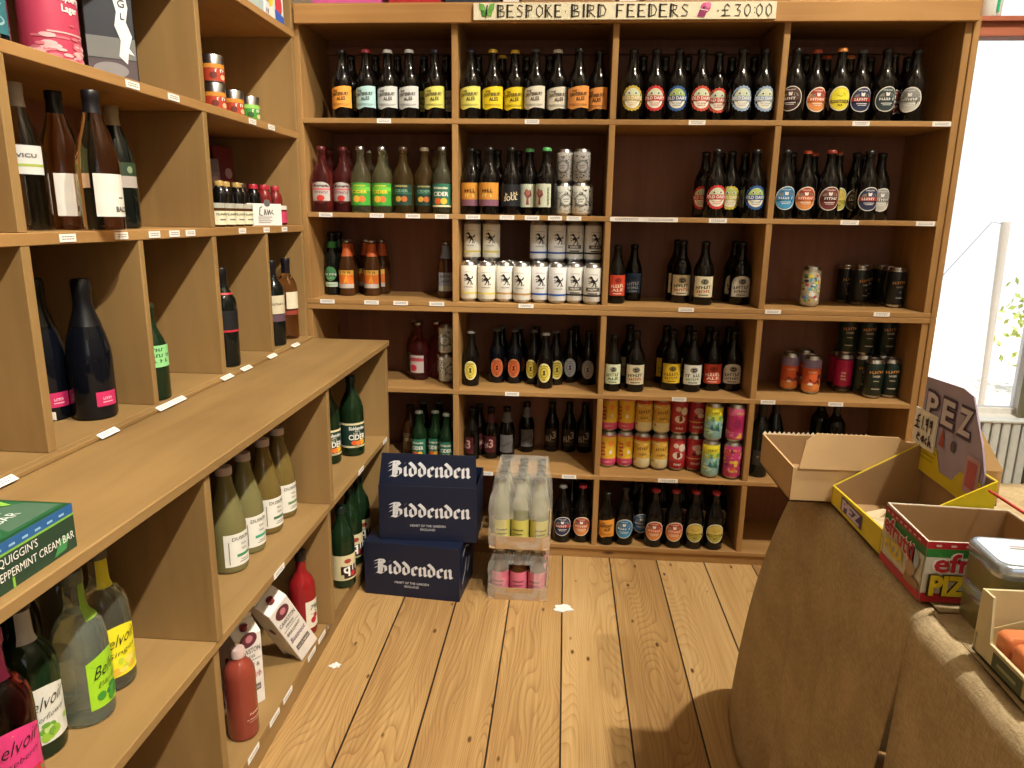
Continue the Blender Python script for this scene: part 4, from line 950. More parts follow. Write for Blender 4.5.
stock(3, 0, 275, [('greenbeer', 326.9, 295, 'slim', G_BLACK, None, 0, (.180, .204, '#3E9A54')), ('greenbeer', 336, D3, 'slim', G_BLACK, None, 0, (.180, .204, '#2E6A42')), ('orange_copper', 346.9, 296, T, G_AMBER, 'alu', 0, (.150, .198, '#C8622E')), ('orange_copper', 353, D3-.01, T, G_AMBER, 'alu', 0, (.150, .198, '#C8622E')),
  ('orange_copper', 362, D3, T, G_AMBER, 'alu', 0, (.150, .198, '#C8622E')), ('orange_copper', 372.7, 296, T, G_AMBER, 'alu', 0, (.150, .198, '#C8622E')), ('orange_copper', 381, D3, T, G_AMBER, 'alu', -25, (.150, .198, '#C8622E')), ('bluegrey', 446, 299, T, G_AMBER, 'alu', 10, (.150, .198, '#7A8AA2'))])
C, U = 'can', 'can2'
stock(3, 1, 282, [('cream', 466.4, 2.636, C), ('cream', 483.7, 2.636, C, None, None, 6), ('brown', 502.1, 2.636, C, None, None, 10), ('brown', 520.8, 2.630, C, None, None, -14), ('blue', 539.6, 2.636, C), ('blue', 556.8, 2.636, C, None, None, 12), ('black_plate', 574, 2.633, C, None, None, 4), ('black_plate', 591.4, 2.634, C, None, None, 8),
  ('cream', 472, 2.712, U), ('cream', 491, 2.712, U), ('blue', 541, 2.712, U, None, None, 10), ('blue', 558, 2.712, U, None, None, 14), ('black_plate', 576.5, 2.712, U, None, None, 0), ('black_plate', 593, 2.712, U, None, None, 14),
  ('cream', 472, 2.712, C), ('cream', 491, 2.712, C), ('brown', 510, 2.712, C), ('blue', 541, 2.712, C), ('blue', 558, 2.712, C), ('black_plate', 576, 2.712, C), ('black_plate', 593, 2.712, C)])
stock(3, 2, 275, [('arch_red', 617, 304, T), ('arch_blue', 633.3, 301, T), ('arch_cream', 681.5, 303.5, A, None, None, -8), ('arch_cream', 703.8, 305.6, A), ('arch_white', 740.9, 305.2, A), ('arch_white', 733, D3, A), ('arch_cream', 676, D3, A)])
stock(3, 3, 285, [('multi', 811, 307.5, C), ('black', 857, 305.4, C, None, None, 12), ('black', 872.5, 303.2, C, None, None, 8), ('black', 904, 306.8, C, None, None, -6), ('black', 848, 2.86, C), ('black', 893, 2.875, C), ('black', 881, 2.88, C)])
S = 'small'
stock(4, 0, 360, [('pinkcider', 423.5, 379.5, K, G_PINK, 'alu', -10), ('biddark', 417, D3, K, G_AMBCIDER, '#8A7A62'), ('pinkcider', 436.5, D3-.03, K, G_PINK, 'alu', 60), ('circle', 446.6, 383.4, C, None, None, 40), ('circle', 446.3, 2.70, U, None, None, -8), ('circle', 449, D3, C)])
stock(4, 1, 368, [('ring_yellow', 471.4, 386.3, S, G_BROWN, '#8A8A80'), ('ring_orange', 497, 383, S, G_NAVY, '#5A5A58'), ('ring_orange', 514.4, 383.8, S, G_NAVY, '#5A5A58'), ('ring_yellow', 533.5, 384.8, S, G_BROWN, '#5A5A58', -14), ('ring_yellow', 545.2, 389, S, G_BROWN, '#77756A', -4), ('ring_yellow', 555.5, 385.5, S, G_BROWN, '#5A5A58', 8),
  ('ring_silver', 569.8, 383, S), ('ring_silver', 588, 385.6, S), ('ring_orange', 501.5, D3, S, G_NAVY, '#5A5A58'), ('ring_orange', 519, D3+.01, S, G_NAVY, '#5A5A58'), ('ring_yellow', 536, D3+.02, S), ('ring_silver', 575, D3+.05, S)])
stock(4, 2, 372, [('arch_green', 612.8, 392, T), ('arch_cream', 634.8, 392.6, A), ('arch_yellow', 670.8, 391, A), ('arch_sky', 691.9, 392.8, A), ('arch_red', 713.9, 391.7, A), ('arch_white', 733.8, 391.5, A), ('arch_cream', 628, D3, A), ('arch_yellow', 664, D3, A), ('arch_sky', 686, D3+.01, A), ('arch_red', 706, D3+.01, A), ('arch_white', 727, D3+.01, A)])
stock(4, 3, 372, [('orangepurple', 789.8, 391.6, C), ('orangepurple', 803, 387.5, C), ('orangepurple', 811.9, 395, C), ('magenta', 842.5, 392.6, C), ('magenta', 838, D3, C), ('greenblack', 875, 399, C), ('greenblack', 894.2, 399, C, None, None, -8), ('greenblack', 862, 394, C), ('greenblack', 885, 394, C),
  ('greenblack', 874, 2.76, U), ('greenblack', 892, 2.76, U), ('greenblack', 858, 2.78, U)])
stock(5, 0, 440, [('brownsmall', 411, D2+.02, T, G_AMBER), ('biddwhite', 420.3, D1+.02, S, G_GREEN, '#6A6A5A'), ('biddwhite', 435, D1+.03, S, G_GREEN, '#6A6A5A'), ('biddwhite', 447.5, D1, S, G_GREEN, '#6A6A5A'), ('biddwhite', 424, D3-.01, S, G_GREEN, '#6A6A5A'), ('biddwhite', 440, D3, S, G_GREEN, '#6A6A5A')])
stock(5, 1, 430, [('redthree', 468, 2.76, S, None, None, -30), ('redthree', 478, 2.80, S, None, None, 40), ('redthree', 491.6, 2.77, S, None, None, 0, (.150, .185, '#5A2A30')), ('silverthree', 506.5, 459, T, None, None, 0, (.150, .190, '#77777A')), ('silverthree', 526.7, 453, T, None, None, 6, (.150, .190, '#77777A')),
  ('darkthree', 552, 449.5, S), ('darkthree', 569, 453, S), ('darkthree', 585, 453.5, S)])
stock(5, 2, 452, [('pinkyellow', 608.5, 468, C), ('pinkyellow', 625, 468.6, C, None, None, 10), ('creamgold', 642, 469.5, C), ('creamgold', 659, 470.5, C), ('redwhite', 676, 471.5, C), ('redred', 693.3, 472, C), ('yellowteal', 711, 479, C), ('pinkmag', 733.7, 480, C),
  ('pinkyellow', 609.3, 2.72, U), ('pinkyellow', 625.5, 2.72, U, None, None, -12), ('creamgold', 643.5, 2.72, U), ('creamgold', 661.6, 2.72, U), ('redwhite', 679, 2.72, U), ('redred', 697, 2.72, U), ('yellowteal', 715, 2.65, U), ('pinkdeep', 733, 2.65, U)])
stock(6, 1, 520, [('oval_navy', 567, 543, A, None, '#8A8680'), ('oval_orange', 584.5, 543.6, A, None, RED), ('oval_navy', 575, D2, A), (None, 588, D2+.03, A, None, RED)])
stock(6, 2, 525, [('cant_orange', 606.8, 547, S), ('oval_blue', 624, 545.5, A), ('oval_teal', 640, 540, A), ('oval_orange', 658, 549.5, A, None, RED), ('oval_orange', 675.7, 549.5, A, None, RED), ('oval_gold', 692.7, 551, A, None, RED), ('oval_gold', 710.9, 552, A, None, RED),
  ('oval_teal', 634, D3, A), ('oval_orange', 664, D2+.03, A, None, ORG), ('oval_orange', 681, D2+.03, A, None, RED), ('oval_gold', 697, D2+.03, A, None, RED), ('oval_gold', 714, D2+.04, A, None, RED)])
can('circle', (-.335, 2.70, S6+.0004), R(30), 'speckled white can on the lowest shelf, half hidden behind the shrink-wrapped packs', ROWS[6][2])
for u, yy, nm, hh in ((759.5, 2.68, 'tall black wine bottle nearest the cardboard carton, fifth shelf of the window bay', 'bordeaux'), (773, 2.76, 'wine bottle behind the torn cardboard edge, fifth shelf, window bay', 'burgundy'), (818, 2.83, 'dark wine bottle above the cardboard flap, fifth shelf, first of two', 'bordeaux'), (833.8, 2.755, 'dark wine bottle above the cardboard flap, fifth shelf, second of two', 'bordeaux')):
    p = at_y(u, 440, yy); bottle('wine_bottle', hh, G_BLACK, 'wine_plain', '#1A1414', (p.x, yy, S5+.0004), 0, nm, 'bottle', 'wine bottles on the fifth shelf', fn=lambda W: lb_rect(W, '#2A2622', [('RESERVE', .03, .007, .03, '#A89A7A')], (.05, .11), .03))
# ------------------------------------------------------------------ goods on the side fittings
def foot(u, v, z, r):
    p = at_z(u, v, z); d = Vector((p.x, p.y, 0)).normalized(); return (p.x+d.x*r, p.y+d.y*r, z+.0005)
def side(name, kind, g, u, v, z, key, cap, rz, text, cat, group, fn, neck=None, shift=(0, 0), xy=None):
    x, y, zz = foot(u, v, z, RAD[kind])
    if xy: x, y = xy; shift = (0, 0)
    return bottle(name, kind, g, key, cap, (x+shift[0], y+shift[1], zz), R(rz), text, cat, group, fn, neck)
G_STRAW = clear('pale_straw_wine_glass', (.82, .76, .52))
WINES = 'wine bottles in the pigeonholes'
def fn_bald(W):
    W.rect(-.034, .042, .028, .112, paint('#D9D5CB'), 0); W.text('BALD', .018, .038, .010, paint('#4A443C'), 3, width=.030); W.rect(.012, .024, .064, .067, INKGREY, 2)
side('wine_bottle', 'burgundy', G_ROSE, 105, 231, LZ1, 'bald', '#171519', 66, 'rose wine bottle with square white label, foremost in the upper wine pigeonhole', 'wine bottle', WINES, fn_bald)
side('wine_bottle', 'burgundy', G_ROSE, 67, 231, LZ1, 'bald', '#171519', 60, 'rose wine bottle with white label, tucked behind its foremost twin', 'wine bottle', WINES, fn_bald, xy=(-1.04, 1.46))
side('wine_bottle', 'burgundy', G_STRAW, 32, 231, LZ1, 'vicu', '#A9A39C', 48, 'pale wine bottle with white label crossed by a lime stripe', 'wine bottle', WINES,
     lambda W: (W.rect(-.034, .030, .105, .158, paint('#C9C8C2'), 0), W.rect(-.034, .030, .119, .124, paint('#9AAA4A'), 1), W.text('VICU', 0, .136, .007, paint('#5A5A56'), 3, width=.034)))
side('wine_bottle', 'burgundy', G_BLACK, 130, 229, LZ1, 'greenwhite', '#8A7A5A', 55, 'dark wine bottle with green and white label beside the rose wines', 'wine bottle', WINES,
     lambda W: (W.rect(-.030, .034, .118, .148, paint('#2A3A26'), 0), W.rect(-.030, .034, .092, .118, paint('#A39A92'), 0), W.ell(.012, .132, .007, .008, paint('#7A8A6A'), 2, 12)), xy=(-1.045, 1.655))
bottle('wine_bottle', 'burgundy', G_BLACK, None, '#8A7A52', (-1.20, 1.50, LZ1+.0005), 0, 'dark wine bottle with tan neck standing at the back of the rose wines', 'wine bottle', WINES)
def fn_mag(W): W.rect(-.020, .026, .030, .062, paint('#C02A5E'), 0, 10); W.text('BRUT', .003, .044, .006, paint('#E8C2D0'), 3, width=.02); W.rect(-.008, .014, .038, .040, paint('#E8C2D0'), 2)
side('sparkling_wine_bottle', 'champagne', G_NAVY, 97, 421, LZ0, 'magenta', '#0B0C10', 66, 'black sparkling wine bottle with small magenta label, foremost in its pigeonhole', 'wine bottle', WINES, fn_mag)
side('sparkling_wine_bottle', 'champagne', G_NAVY, 52, 420, LZ0, 'magenta', '#0B0C10', 60, 'black sparkling wine bottle half hidden by the pigeonhole upright', 'wine bottle', WINES, fn_mag, xy=(-1.115, 1.43))
side('juice_bottle', 'ale', G_GREEN, 160, 404, LZ0, 'limenote', '#1E2A1A', 62, 'green bottle with pale green label peeping past an upright', 'bottle', WINES,
     lambda W: (W.rect(-.034, .034, .082, .134, paint('#8FD08A'), 0), W.text('COX', 0, .120, .008, paint('#2E5A34'), 3, width=.04), W.text('DESSERT', 0, .106, .008, paint('#2E5A34'), 3, width=.05), W.text('CRU', .002, .093, .009, paint('#2E5A34'), 3, width=.03)), xy=(-.985, 1.617))
side('wine_bottle', 'bordeaux', G_BLACK, 233, 369, LZ0, 'redband', '#121012', 60, 'dark wine bottle with black label between two thin red bands', 'wine bottle', WINES,
     lambda W: (lb_band(W, '#17181A', .108, .166), lb_band(W, '#B02A38', .104, .110, 1)), neck=(.212, .217, '#B02A30'), shift=(-.02, .012))
side('wine_bottle', 'bordeaux', G_ROSE, 293, 338, LZ0, 'roselabel', '#15131A', 55, 'rose wine bottle with cream label and black cap in the end pigeonhole', 'wine bottle', WINES,
     lambda W: (W.rect(-.024, .030, .110, .170, paint('#D9CFB2'), 0), lb_band(W, '#8A3A2A', .088, .104)), shift=(0, -.035))
side('wine_bottle', 'bordeaux', G_BLACK, 281, 348, LZ0, 'duskred', '#141016', 50, 'dark wine bottle with cream label beside the rose in the end pigeonhole', 'wine bottle', WINES,
     lambda W: (W.rect(-.030, .034, .110, .172, paint('#C9BFA2'), 0), W.rect(-.030, .034, .084, .108, paint('#5A4452'), 0), W.text('MERLOT', 0, .140, .007, paint('#6A4A3A'), 3, width=.04)), xy=(-.992, 2.375))
bottle('wine_bottle', 'bordeaux', G_BLACK, 'redwhite_wine', '#141016', (-1.015, 2.305, LZ0+.0005), R(40), 'dark wine bottle with white and red label, hard against the upright', 'wine bottle', WINES,
     lambda W: (W.rect(-.034, .034, .060, .150, paint('#B9B2AA'), 0), W.rect(-.02, .02, .120, .140, paint('#A83A34'), 1)))
# top compartment: gift tube, carton, dark bottle
def gift_tube():
    t = thing('gift_tube', 'tall round raspberry pink gift tube with pale flourish', 'gift tube', (-1.065, 1.508, LZ2+.0005), R(52))
    b = MB(); b.lathe([(0, 0), (.054, 0), (.0545, .003), (.0545, .29), (.054, .292), (0, .292)], mat('raspberry_tube', '#B8405A', .45), 32); b.build('tube_body', t)
    b = MB(); W = Wrap(b, .0545); pale = paint('#DDA9A9')
    r = random.Random(5)
    for i in range(46):
        x, z, s = r.uniform(-.05, .06), abs(r.gauss(0, .028))+.012, r.uniform(.003, .011)
        W.ell(x, z, s*1.7, s*.55, pale if r.random() < .6 else paint('#C86A78'), 1+i % 5, 9)
    W.text('Raspberry', .028, .128, .013, WHITE, 4, width=.060); W.text('Lager', .028, .108, .013, WHITE, 4, width=.036); W.rect(-.02, .07, .066, .069, pale, 2); W.rect(-.05, .02, .056, .060, paint('#C86A78'), 2)
    b.build('label', t)
    b = MB(); b.lathe([(.0548, .262), (.0556, .262), (.0556, .294), (.054, .296), (0, .296)], mat('raspberry_lid', '#A8344E', .4), 32); b.build('lid', t)
gift_tube()
def spirit_carton():
    t = thing('spirit_carton', 'black and grey gift carton with splashed white emblem beside the pink tube', 'carton', (-1.075, 1.722, LZ2+.0005), R(38))
    b = MB(); b.box(-.05, .05, -.05, .05, 0, .296, mat('charcoal_carton', '#2A2C32', .4)); b.build('carton_body', t, .002)
    b = MB(); f = Flat(b, (0, -.0504, 0), (1, 0, 0), (0, 0, 1))
    f.rect(-.049, .049, .06, .105, paint('#6A6A66')); f.rect(-.049, .049, .0, .058, paint('#4A3E40')); f.ell(-.005, .035, .036, .017, paint('#7E7A7A'), 2)
    f.poly([(.014, .066), (.020, .10), (.010, .13), (.016, .16), (.008, .20), (.036, .205), (.040, .17), (.034, .14), (.044, .11), (.036, .085), (.046, .07), (.034, .074), (.030, .05)], paint('#D2D4D6'), 3)
    f.text('G', .027, .17, .016, INK, 5); f.text('L', .027, .145, .014, INK, 5)
    b.build('front_print', t); b = MB()
    g = Flat(b, (.0504, 0, 0), (0, 1, 0), (0, 0, 1)); g.rect(-.049, .049, .0, .085, paint('#4A2228')); g.rect(-.049, .049, .085, .108, paint('#6A3A44')); g.rect(-.049, .049, .108, .265, paint('#3A4052'))
    for i in range(5): g.ell(-.03+.016*i, .098-.004*(i % 2), .008, .003, paint('#A98A92'), 2, 8)
    b.build('side_print', t)
    b = MB(); b.box(-.0515, .0515, -.0515, .0515, .27, .2975, mat('charcoal_carton_lid', '#22242A', .4)); b.build('lid', t, .002)
spirit_carton()
bottle('spirit_bottle', 'juice', G_NAVY, 'teal', '#22303A', (-1.068, 1.335, LZ2+.0005), R(50), 'dark bottle with teal label at the edge of the top compartment', 'bottle', WINES,
       lambda W: (W.rect(-.038, .040, .030, .098, paint('#2E6A74'), 0), W.text('GIN', .012, .072, .010, paint('#A9C8C8'), 3, width=.03), W.ell(.006, .052, .024, .010, paint('#8FB2B8'), 2, 16), W.ell(.006, .053, .020, .007, paint('#2E6A74'), 3, 16)))
# illustrated boxes on the top shelf
def picture_boxes():
    t = thing('picture_box', 'white illustrated box with yellow and red fruit shapes on the topmost shelf', 'box', (0, 0, LZ3+.0005))
    b = MB(); b.box(-1.20, -.968, 2.395, 2.548, 0, .20, mat('white_box_card', '#D3D6D3', .5)); b.build('box_body', t, .0015)
    b = MB(); f = Flat(b, (-.9678, 2.395, 0), (0, 1, 0), (0, 0, 1))
    f.ell(.045, .075, .024, .036, paint('#D9C22A')); f.ell(.110, .060, .028, .034, paint('#2A2226')); f.ell(.107, .060, .025, .032, paint('#C83A44'), 2); f.poly([(.078, .008), (.150, .002), (.150, .030), (.078, .042)], paint('#2E5AB0'), 3)
    for i in range(9): f.ell(.006+.009*(i % 3), .02+.035*(i//3), .003, .009, paint(('#3E6A9A', '#C85A6A', '#3A4A3A')[i % 3]), 1, 8)
    b.build('printed_front', t)
    t = thing('plain_box', 'pale aqua box next to the illustrated box on the topmost shelf', 'box', (0, 0, LZ3+.0005))
    b = MB(); b.box(-1.19, -.972, 2.26, 2.392, 0, .19, mat('aqua_box_card', '#9FB4B2', .5)); b.build('box_body', t, .0015)
    b = MB(); b.box(-1.192, -.970, 2.258, 2.394, .15, .193, mat('aqua_box_lid', '#A9BCB8', .5)); b.build('lid', t, .0015)
picture_boxes()
# small tins
def tin(u, v, z, c, c2, text, dz=0.0, xy=None):
    x, y = xy; zz = z+.0005
    t = thing('food_tin', text, 'tin', (x, y, zz+dz), R(50), 'small tins of preserves')
    k = ('tin', c)
    if k not in _mesh:
        b = MB(); b.lathe([(0, .002), (.0295, 0), (.0300, .002), (.0300, .070), (.0292, .072), (.0290, .070), (0, .069)], ALU, 24); _mesh[k] = b.mesh('tin_body')
        b = MB(); W = Wrap(b, .030); lb_band(W, c, .003, .048); lb_band(W, c2, .037, .048, 1); W.text('CHUTNEY', .010, .026, .009, WHITE, 3, width=.034); W.ell(-.012, .018, .010, .009, paint(dark(c, .6)), 2, 12); W.ell(.016, .014, .009, .007, paint('#D9B08A'), 2, 12)
        _mesh[('tinlab', c)] = b.mesh('label')
        b = MB(); b.tube([(.012*math.cos(a*.524), -.012+.006*math.sin(a*.524), .0715) for a in range(13)], .0012, ALU, 5); _mesh[('tinring',)] = b.mesh('ring_pull')
    link('tin_body', _mesh[k], t); link('label', _mesh[('tinlab', c)], t); link('ring_pull', _mesh[('tinring',)], t)
    return (x, y)
p0 = tin(0, 0, LZ2, '#A83A22', '#C8842E', 'red labelled tin at the bottom of the two-tin pile', xy=(-1.0, 2.075))
tin(0, 0, LZ2, '#A83A22', '#C8842E', 'red labelled tin on top of the two-tin pile', .0735, p0)
tin(233, 119, LZ2, '#A83A22', '#C8842E', 'red labelled tin standing alone between the pile and the green tin', xy=(-1.0, 2.19))
tin(250, 121, LZ2, '#3E8A2E', '#8FC45A', 'green labelled tin at the end of the tins', xy=(-1.0, 2.305))
# sauces and jars
SAU = 'small sauce bottles and jars'
def fn_jar(W): W.rect(-.022, .022, .006, .044, paint('#D6D2B2'), 0); W.text('CHUTNEY', 0, .032, .006, paint('#4A4A3A'), 3, width=.034); W.rect(-.008, .012, .018, .022, INKGREY, 2)
for n, u in enumerate((219.5, 227.5, 236, 244.5)):
    side('preserve_jar', 'mini', G_AMBER, u, 228, LZ1, 'jar', '#A9A697', 62, f'small jar with cream label and pale lid, {ORD[n]} of four from the upright', 'jar', SAU, fn_jar, xy=(-.985, 2.008+.060*n))
for n, u in enumerate((221.5, 232, 243, 248)):
    x = -1.050-.010*(n % 2); y = 2.165+.058*n
    bottle('sauce_bottle', 'sauce', G_BROWN, 'sauce', '#A88A4A' if n < 3 else '#3A2A1C', (x, y, LZ1+.0005), R(60), f'dark sauce bottle with {"gold" if n < 3 else "dark"} cap, {ORD[n]} behind the cream labelled jars', 'bottle', SAU, fn=lambda W: W.rect(-.024, .024, .020, .060, paint('#8A8468'), 0))
xs = [(-1.045, 2.392), (-1.030, 2.441), (-1.045, 2.490), (-1.030, 2.539)]
for n, (x, y) in enumerate(xs):
    bottle('dressing_bottle', 'sauce', G_RED if n % 2 else G_BROWN, 'none', '#A02430', (x, y, LZ1+.0005), R(60), f'little dressing bottle with red cap, {ORD[n]} of four behind the white card', 'bottle', SAU, fn=lambda W: W.rect(-.022, .022, .020, .060, paint('#6A4A44'), 0))
t = thing('card_sleeve', 'white card sleeve with handwriting in front of the red capped bottles', 'card', (-.990, 2.345, LZ1+.0005), R(62))
b = MB(); b.box(-.068, .068, -.0015, .0015, 0, .070, mat('white_sleeve_card', '#DDDAD4', .6)); b.box(-.068, -.065, .001, .02, 0, .069, mat('white_sleeve_card', '#DDDAD4', .6)); b.box(.065, .068, .001, .02, 0, .069, mat('white_sleeve_card', '#DDDAD4', .6)); b.build('card', t, .0005)
b = MB(); f = Flat(b, (0, -.0016, -.020), (1, 0, 0), (0, 0, 1)); f.stroke([(-.012, .080), (-.020, .076), (-.022, .054), (-.012, .052)], .003, INK); f.stroke([(-.004, .054), (0, .072), (.004, .054)], .003, INK); f.stroke([(.010, .070), (.012, .054), (.018, .070), (.022, .056)], .003, INK); f.stroke([(.030, .070), (.026, .062), (.034, .056)], .003, INK)
for i, z in enumerate((.046, .040, .034, .028)): f.rect(-.028, .028-.008*(i % 2), z, z+.0022, INKGREY)
f.ell(.010, .092, .013, .012, paint('#5E5E5C'), 1); b.build('handwriting', t)
bottle('dressing_bottle', 'mini', G_PINK, 'pinkjar', '#CFC8C2', (-.990, 2.475, LZ1+.0005), R(60), 'tiny pink jar with white lid at the end of the sauces', 'jar', SAU, fn=lambda W: W.rect(-.022, .022, .008, .046, paint('#B83A5A'), 0))
for n, (x, y, w, h, c, txt) in enumerate(((-1.205, 2.40, .09, .215, '#8A8088', 'tall greyish pink packet behind the sauce bottles'), (-1.205, 2.505, .085, .262, '#7A2A34', 'dark red packet behind the sauce bottles'))):
    t = thing('tall_packet', txt, 'packet', (x, y, LZ1+.0005), R(70), SAU)
    b = MB(); m = mat('packet_%s' % c.lstrip('#').lower(), c, .45); b.hexa([(-w/2, -.03, 0), (w/2, -.03, 0), (w/2, .03, 0), (-w/2, .03, 0), (-w/2, -.012, h), (w/2, -.012, h), (w/2, .012, h), (-w/2, .012, h)], m); b.build('packet_body', t, .002)
    b = MB(); f = Flat(b, (0, -.0305, .0), (1, 0, 0), (0, .076, 1)); f.rect(-w*.4, w*.4, h*.55, h*.80, paint('#A2929A' if n == 0 else '#A23A48'), 1); f.ell(w*.2, h*.66, .016, .018, paint('#C8A8B0'), 2); b.build('label', t)

# mint box on the worktop
def mint_box():
    t = thing('mint_bar_box', 'flat dark green peppermint bar display box on the worktop edge', 'box', (0, 0, CT+.0005))
    g = mat('dark_green_card', '#1E4A30', .3); x0, x1, y0, y1, h = -.90, -.667, .60, .871, .0640
    b = MB(); b.box(x0, x1, y0, y1, 0, h, g); b.build('box_body', t, .001)
    b = MB(); f = Flat(b, (x1+.0002, y0, 0), (0, 1, 0), (0, 0, 1)); L = y1-y0
    f.rect(0, L, .050, h, paint('#2A5E96')); f.rect(0, L, .047, .050, paint('#7FB23E')); f.rect(0, L, 0, .047, paint('#26402E'))
    for i in range(7): f.rect(L-.16+.022*i, L-.15+.022*i, .054, .057, paint('#8FB8D8'), 2)
    f.text("QUIGGIN'S", L-.104, .034, .011, WHITE, 3, width=.066); f.text('PEPPERMINT CREAM BAR', L-.074, .016, .011, WHITE, 3, width=.138)
    f.poly([(L-.045, .004), (L-.022, .006), (L-.012, .026), (L-.030, .024)], paint('#3E8A4E'), 2); f.rect(L-.118, L-.114, 0, .014, paint('#7FB23E'), 2)
    b.build('side_print', t)
    b = MB(); f = Flat(b, (x1, y0, h+.0002), (0, 1, 0), (-1, 0, 0))
    f.rect(.006, L-.006, .004, .230, paint('#24603A')); f.poly([(L-.10, .01), (L-.01, .01), (L-.01, .06), (L-.06, .11)], paint('#4A6A54'), 2); f.poly([(L-.14, .06), (L-.06, .10), (L-.09, .16), (L-.19, .14)], paint('#2E9A48'), 2)
    f.poly([(L-.02, .07), (L-.01, .10), (L-.07, .22), (L-.10, .20)], paint('#8CBF4A'), 3)
    f.text('PEPPERMINT', L-.10, .060, .016, paint('#DCE6DC'), 4, width=.11); f.text('CREAM BAR', L-.10, .036, .016, paint('#DCE6DC'), 4, width=.11); b.build('top_print', t)
mint_box()

# presses under the worktop
G_PLUM = clear('plum_presse_glass', (.42, .07, .09))
PRS = 'fruit presse bottles under the worktop'
def fn_belvoir(c, c2, word, fruit):
    def fn(W):
        n = 12; w = .040; xs = [-w+2*w*i/n for i in range(n+1)]
        W.cols(xs, lambda x: .028, lambda x: .112+.012*math.sin((x+w)*40), paint(c))
        r = random.Random(len(word))
        for i in range(12): W.ell(r.uniform(-.034, .034), r.uniform(.036, .060), r.uniform(.004, .010), r.uniform(.004, .009), paint(r.choice(fruit)), 1+i % 4, 11)
        W.poly([(-.034, .106), (.0, .116), (-.022, .098)], paint(c2), 2)
        W.text('Belvoir', 0, .088, .021, INK, 6, width=.062, shear=.3, slope=.22, bold=-.008); W.text(word, .002, .070, .009, INK, 6, width=.056, shear=.3, slope=.22, bold=-.01)
    return fn
side('presse_bottle', 'presse', G_PRESSE, 118, 687, .480, 'bel_yellow', '#5A5648', 62, 'clear presse bottle with yellow label, deepest along the row', 'bottle', PRS, fn_belvoir('#E2D82A', '#6AA03A', 'Ginger', ['#E8D060', '#D9B03A', '#B8C83A']), (.190, .250, '#C8C02A', 42), xy=(-.788, 1.072))
side('presse_bottle', 'presse', G_PRESSEG, 85, 725, .480, 'bel_lime', '#6A705E', 98, 'clear presse bottle with lime green label and white blossom', 'bottle', PRS, fn_belvoir('#9ACB2A', '#7FB82A', 'Elderflower', ['#3E8A2E', '#2E7A3A', '#E6E8DA', '#4EA03A']), (.180, .250, '#7FA83A', 36), xy=(-.773, .987))
side('presse_bottle', 'presse', G_GREEN, 50, 745, .480, 'bel_white', '#2A302A', 62, 'dark green presse bottle with white label', 'bottle', PRS, fn_belvoir('#D3D2C6', '#A9C05A', 'Elderflower', ['#8FB83A', '#6A9A3A', '#D9D86A', '#B8CC7A']), (.190, .250, '#A9A9A2', 45), xy=(-.80, .905))
side('presse_bottle', 'presse', G_PLUM, 16, 786, .480, 'bel_pink', '#A83A6A', 58, 'dark pink presse bottle with bright pink raspberry label', 'bottle', PRS, fn_belvoir('#D23A78', '#E2C83A', 'Raspberry', ['#C02A3A', '#8FB84A', '#B02A44', '#5E9A3A']), (.190, .250, '#A8346E', 42), xy=(-.772, .817))
for n, (x, y, g, txt) in enumerate(((-.915, 1.02, G_NAVY, 'blue black presse bottle behind the lime green labelled one'), (-.92, .905, G_GREEN, 'dark green presse bottle second rank behind the white labelled one'), (-.905, 1.12, G_PRESSE, 'clear presse bottle second rank behind the yellow labelled one'))):
    bottle('presse_bottle', 'presse', g, 'bel_back', '#3A3A44', (x, y, .4805), R(70), txt, 'bottle', PRS, fn=lambda W: W.rect(-.036, .036, .030, .10, paint('#8A9A8A'), 0))
# apple juices
JUI = 'apple juice bottles on the middle shelf'
def fn_dusk(g):
    def fn(W):
        W.rect(-.036, .041, .018, .098, paint('#DEDCD2'), 0); W.text('DUSKIN', .006, .082, .0085, paint('#3A3A36'), 3, width=.046, bold=0); W.text('Apple', .012, .068, .005, INKGREY, 3); W.text('Juice', .012, .056, .005, INKGREY, 3)
        if g: W.rect(-.008, .030, .040, .047, paint(g), 2)
        W.rect(.002, .026, .031, .033, INKGREY, 2); W.rect(-.002, .026, .026, .028, INKGREY, 2); W.rect(-.026, -.024, .024, .080, INKGREY, 2)
    return fn
for n, (u, v, g, c) in enumerate(((227, 568, G_JUICE, '#3E8A5E'), (245, 552, G_JUICE, '#3EA07A'), (262, 530, G_JUICE2, '#3A6A4A'), (281, 515, G_JUICE2, '#6A8A5A'))):
    side('juice_bottle', 'juice', g, u, v, .480, 'dusk'+c, '#B9A79E', 60, f'{"cloudy pale" if n < 2 else "golden"} apple juice bottle with white label, {ORD[n]} along from the presses', 'bottle', JUI, fn_dusk(c), xy=(-.772, (1.505, 1.605, 1.718, 1.818)[n]))
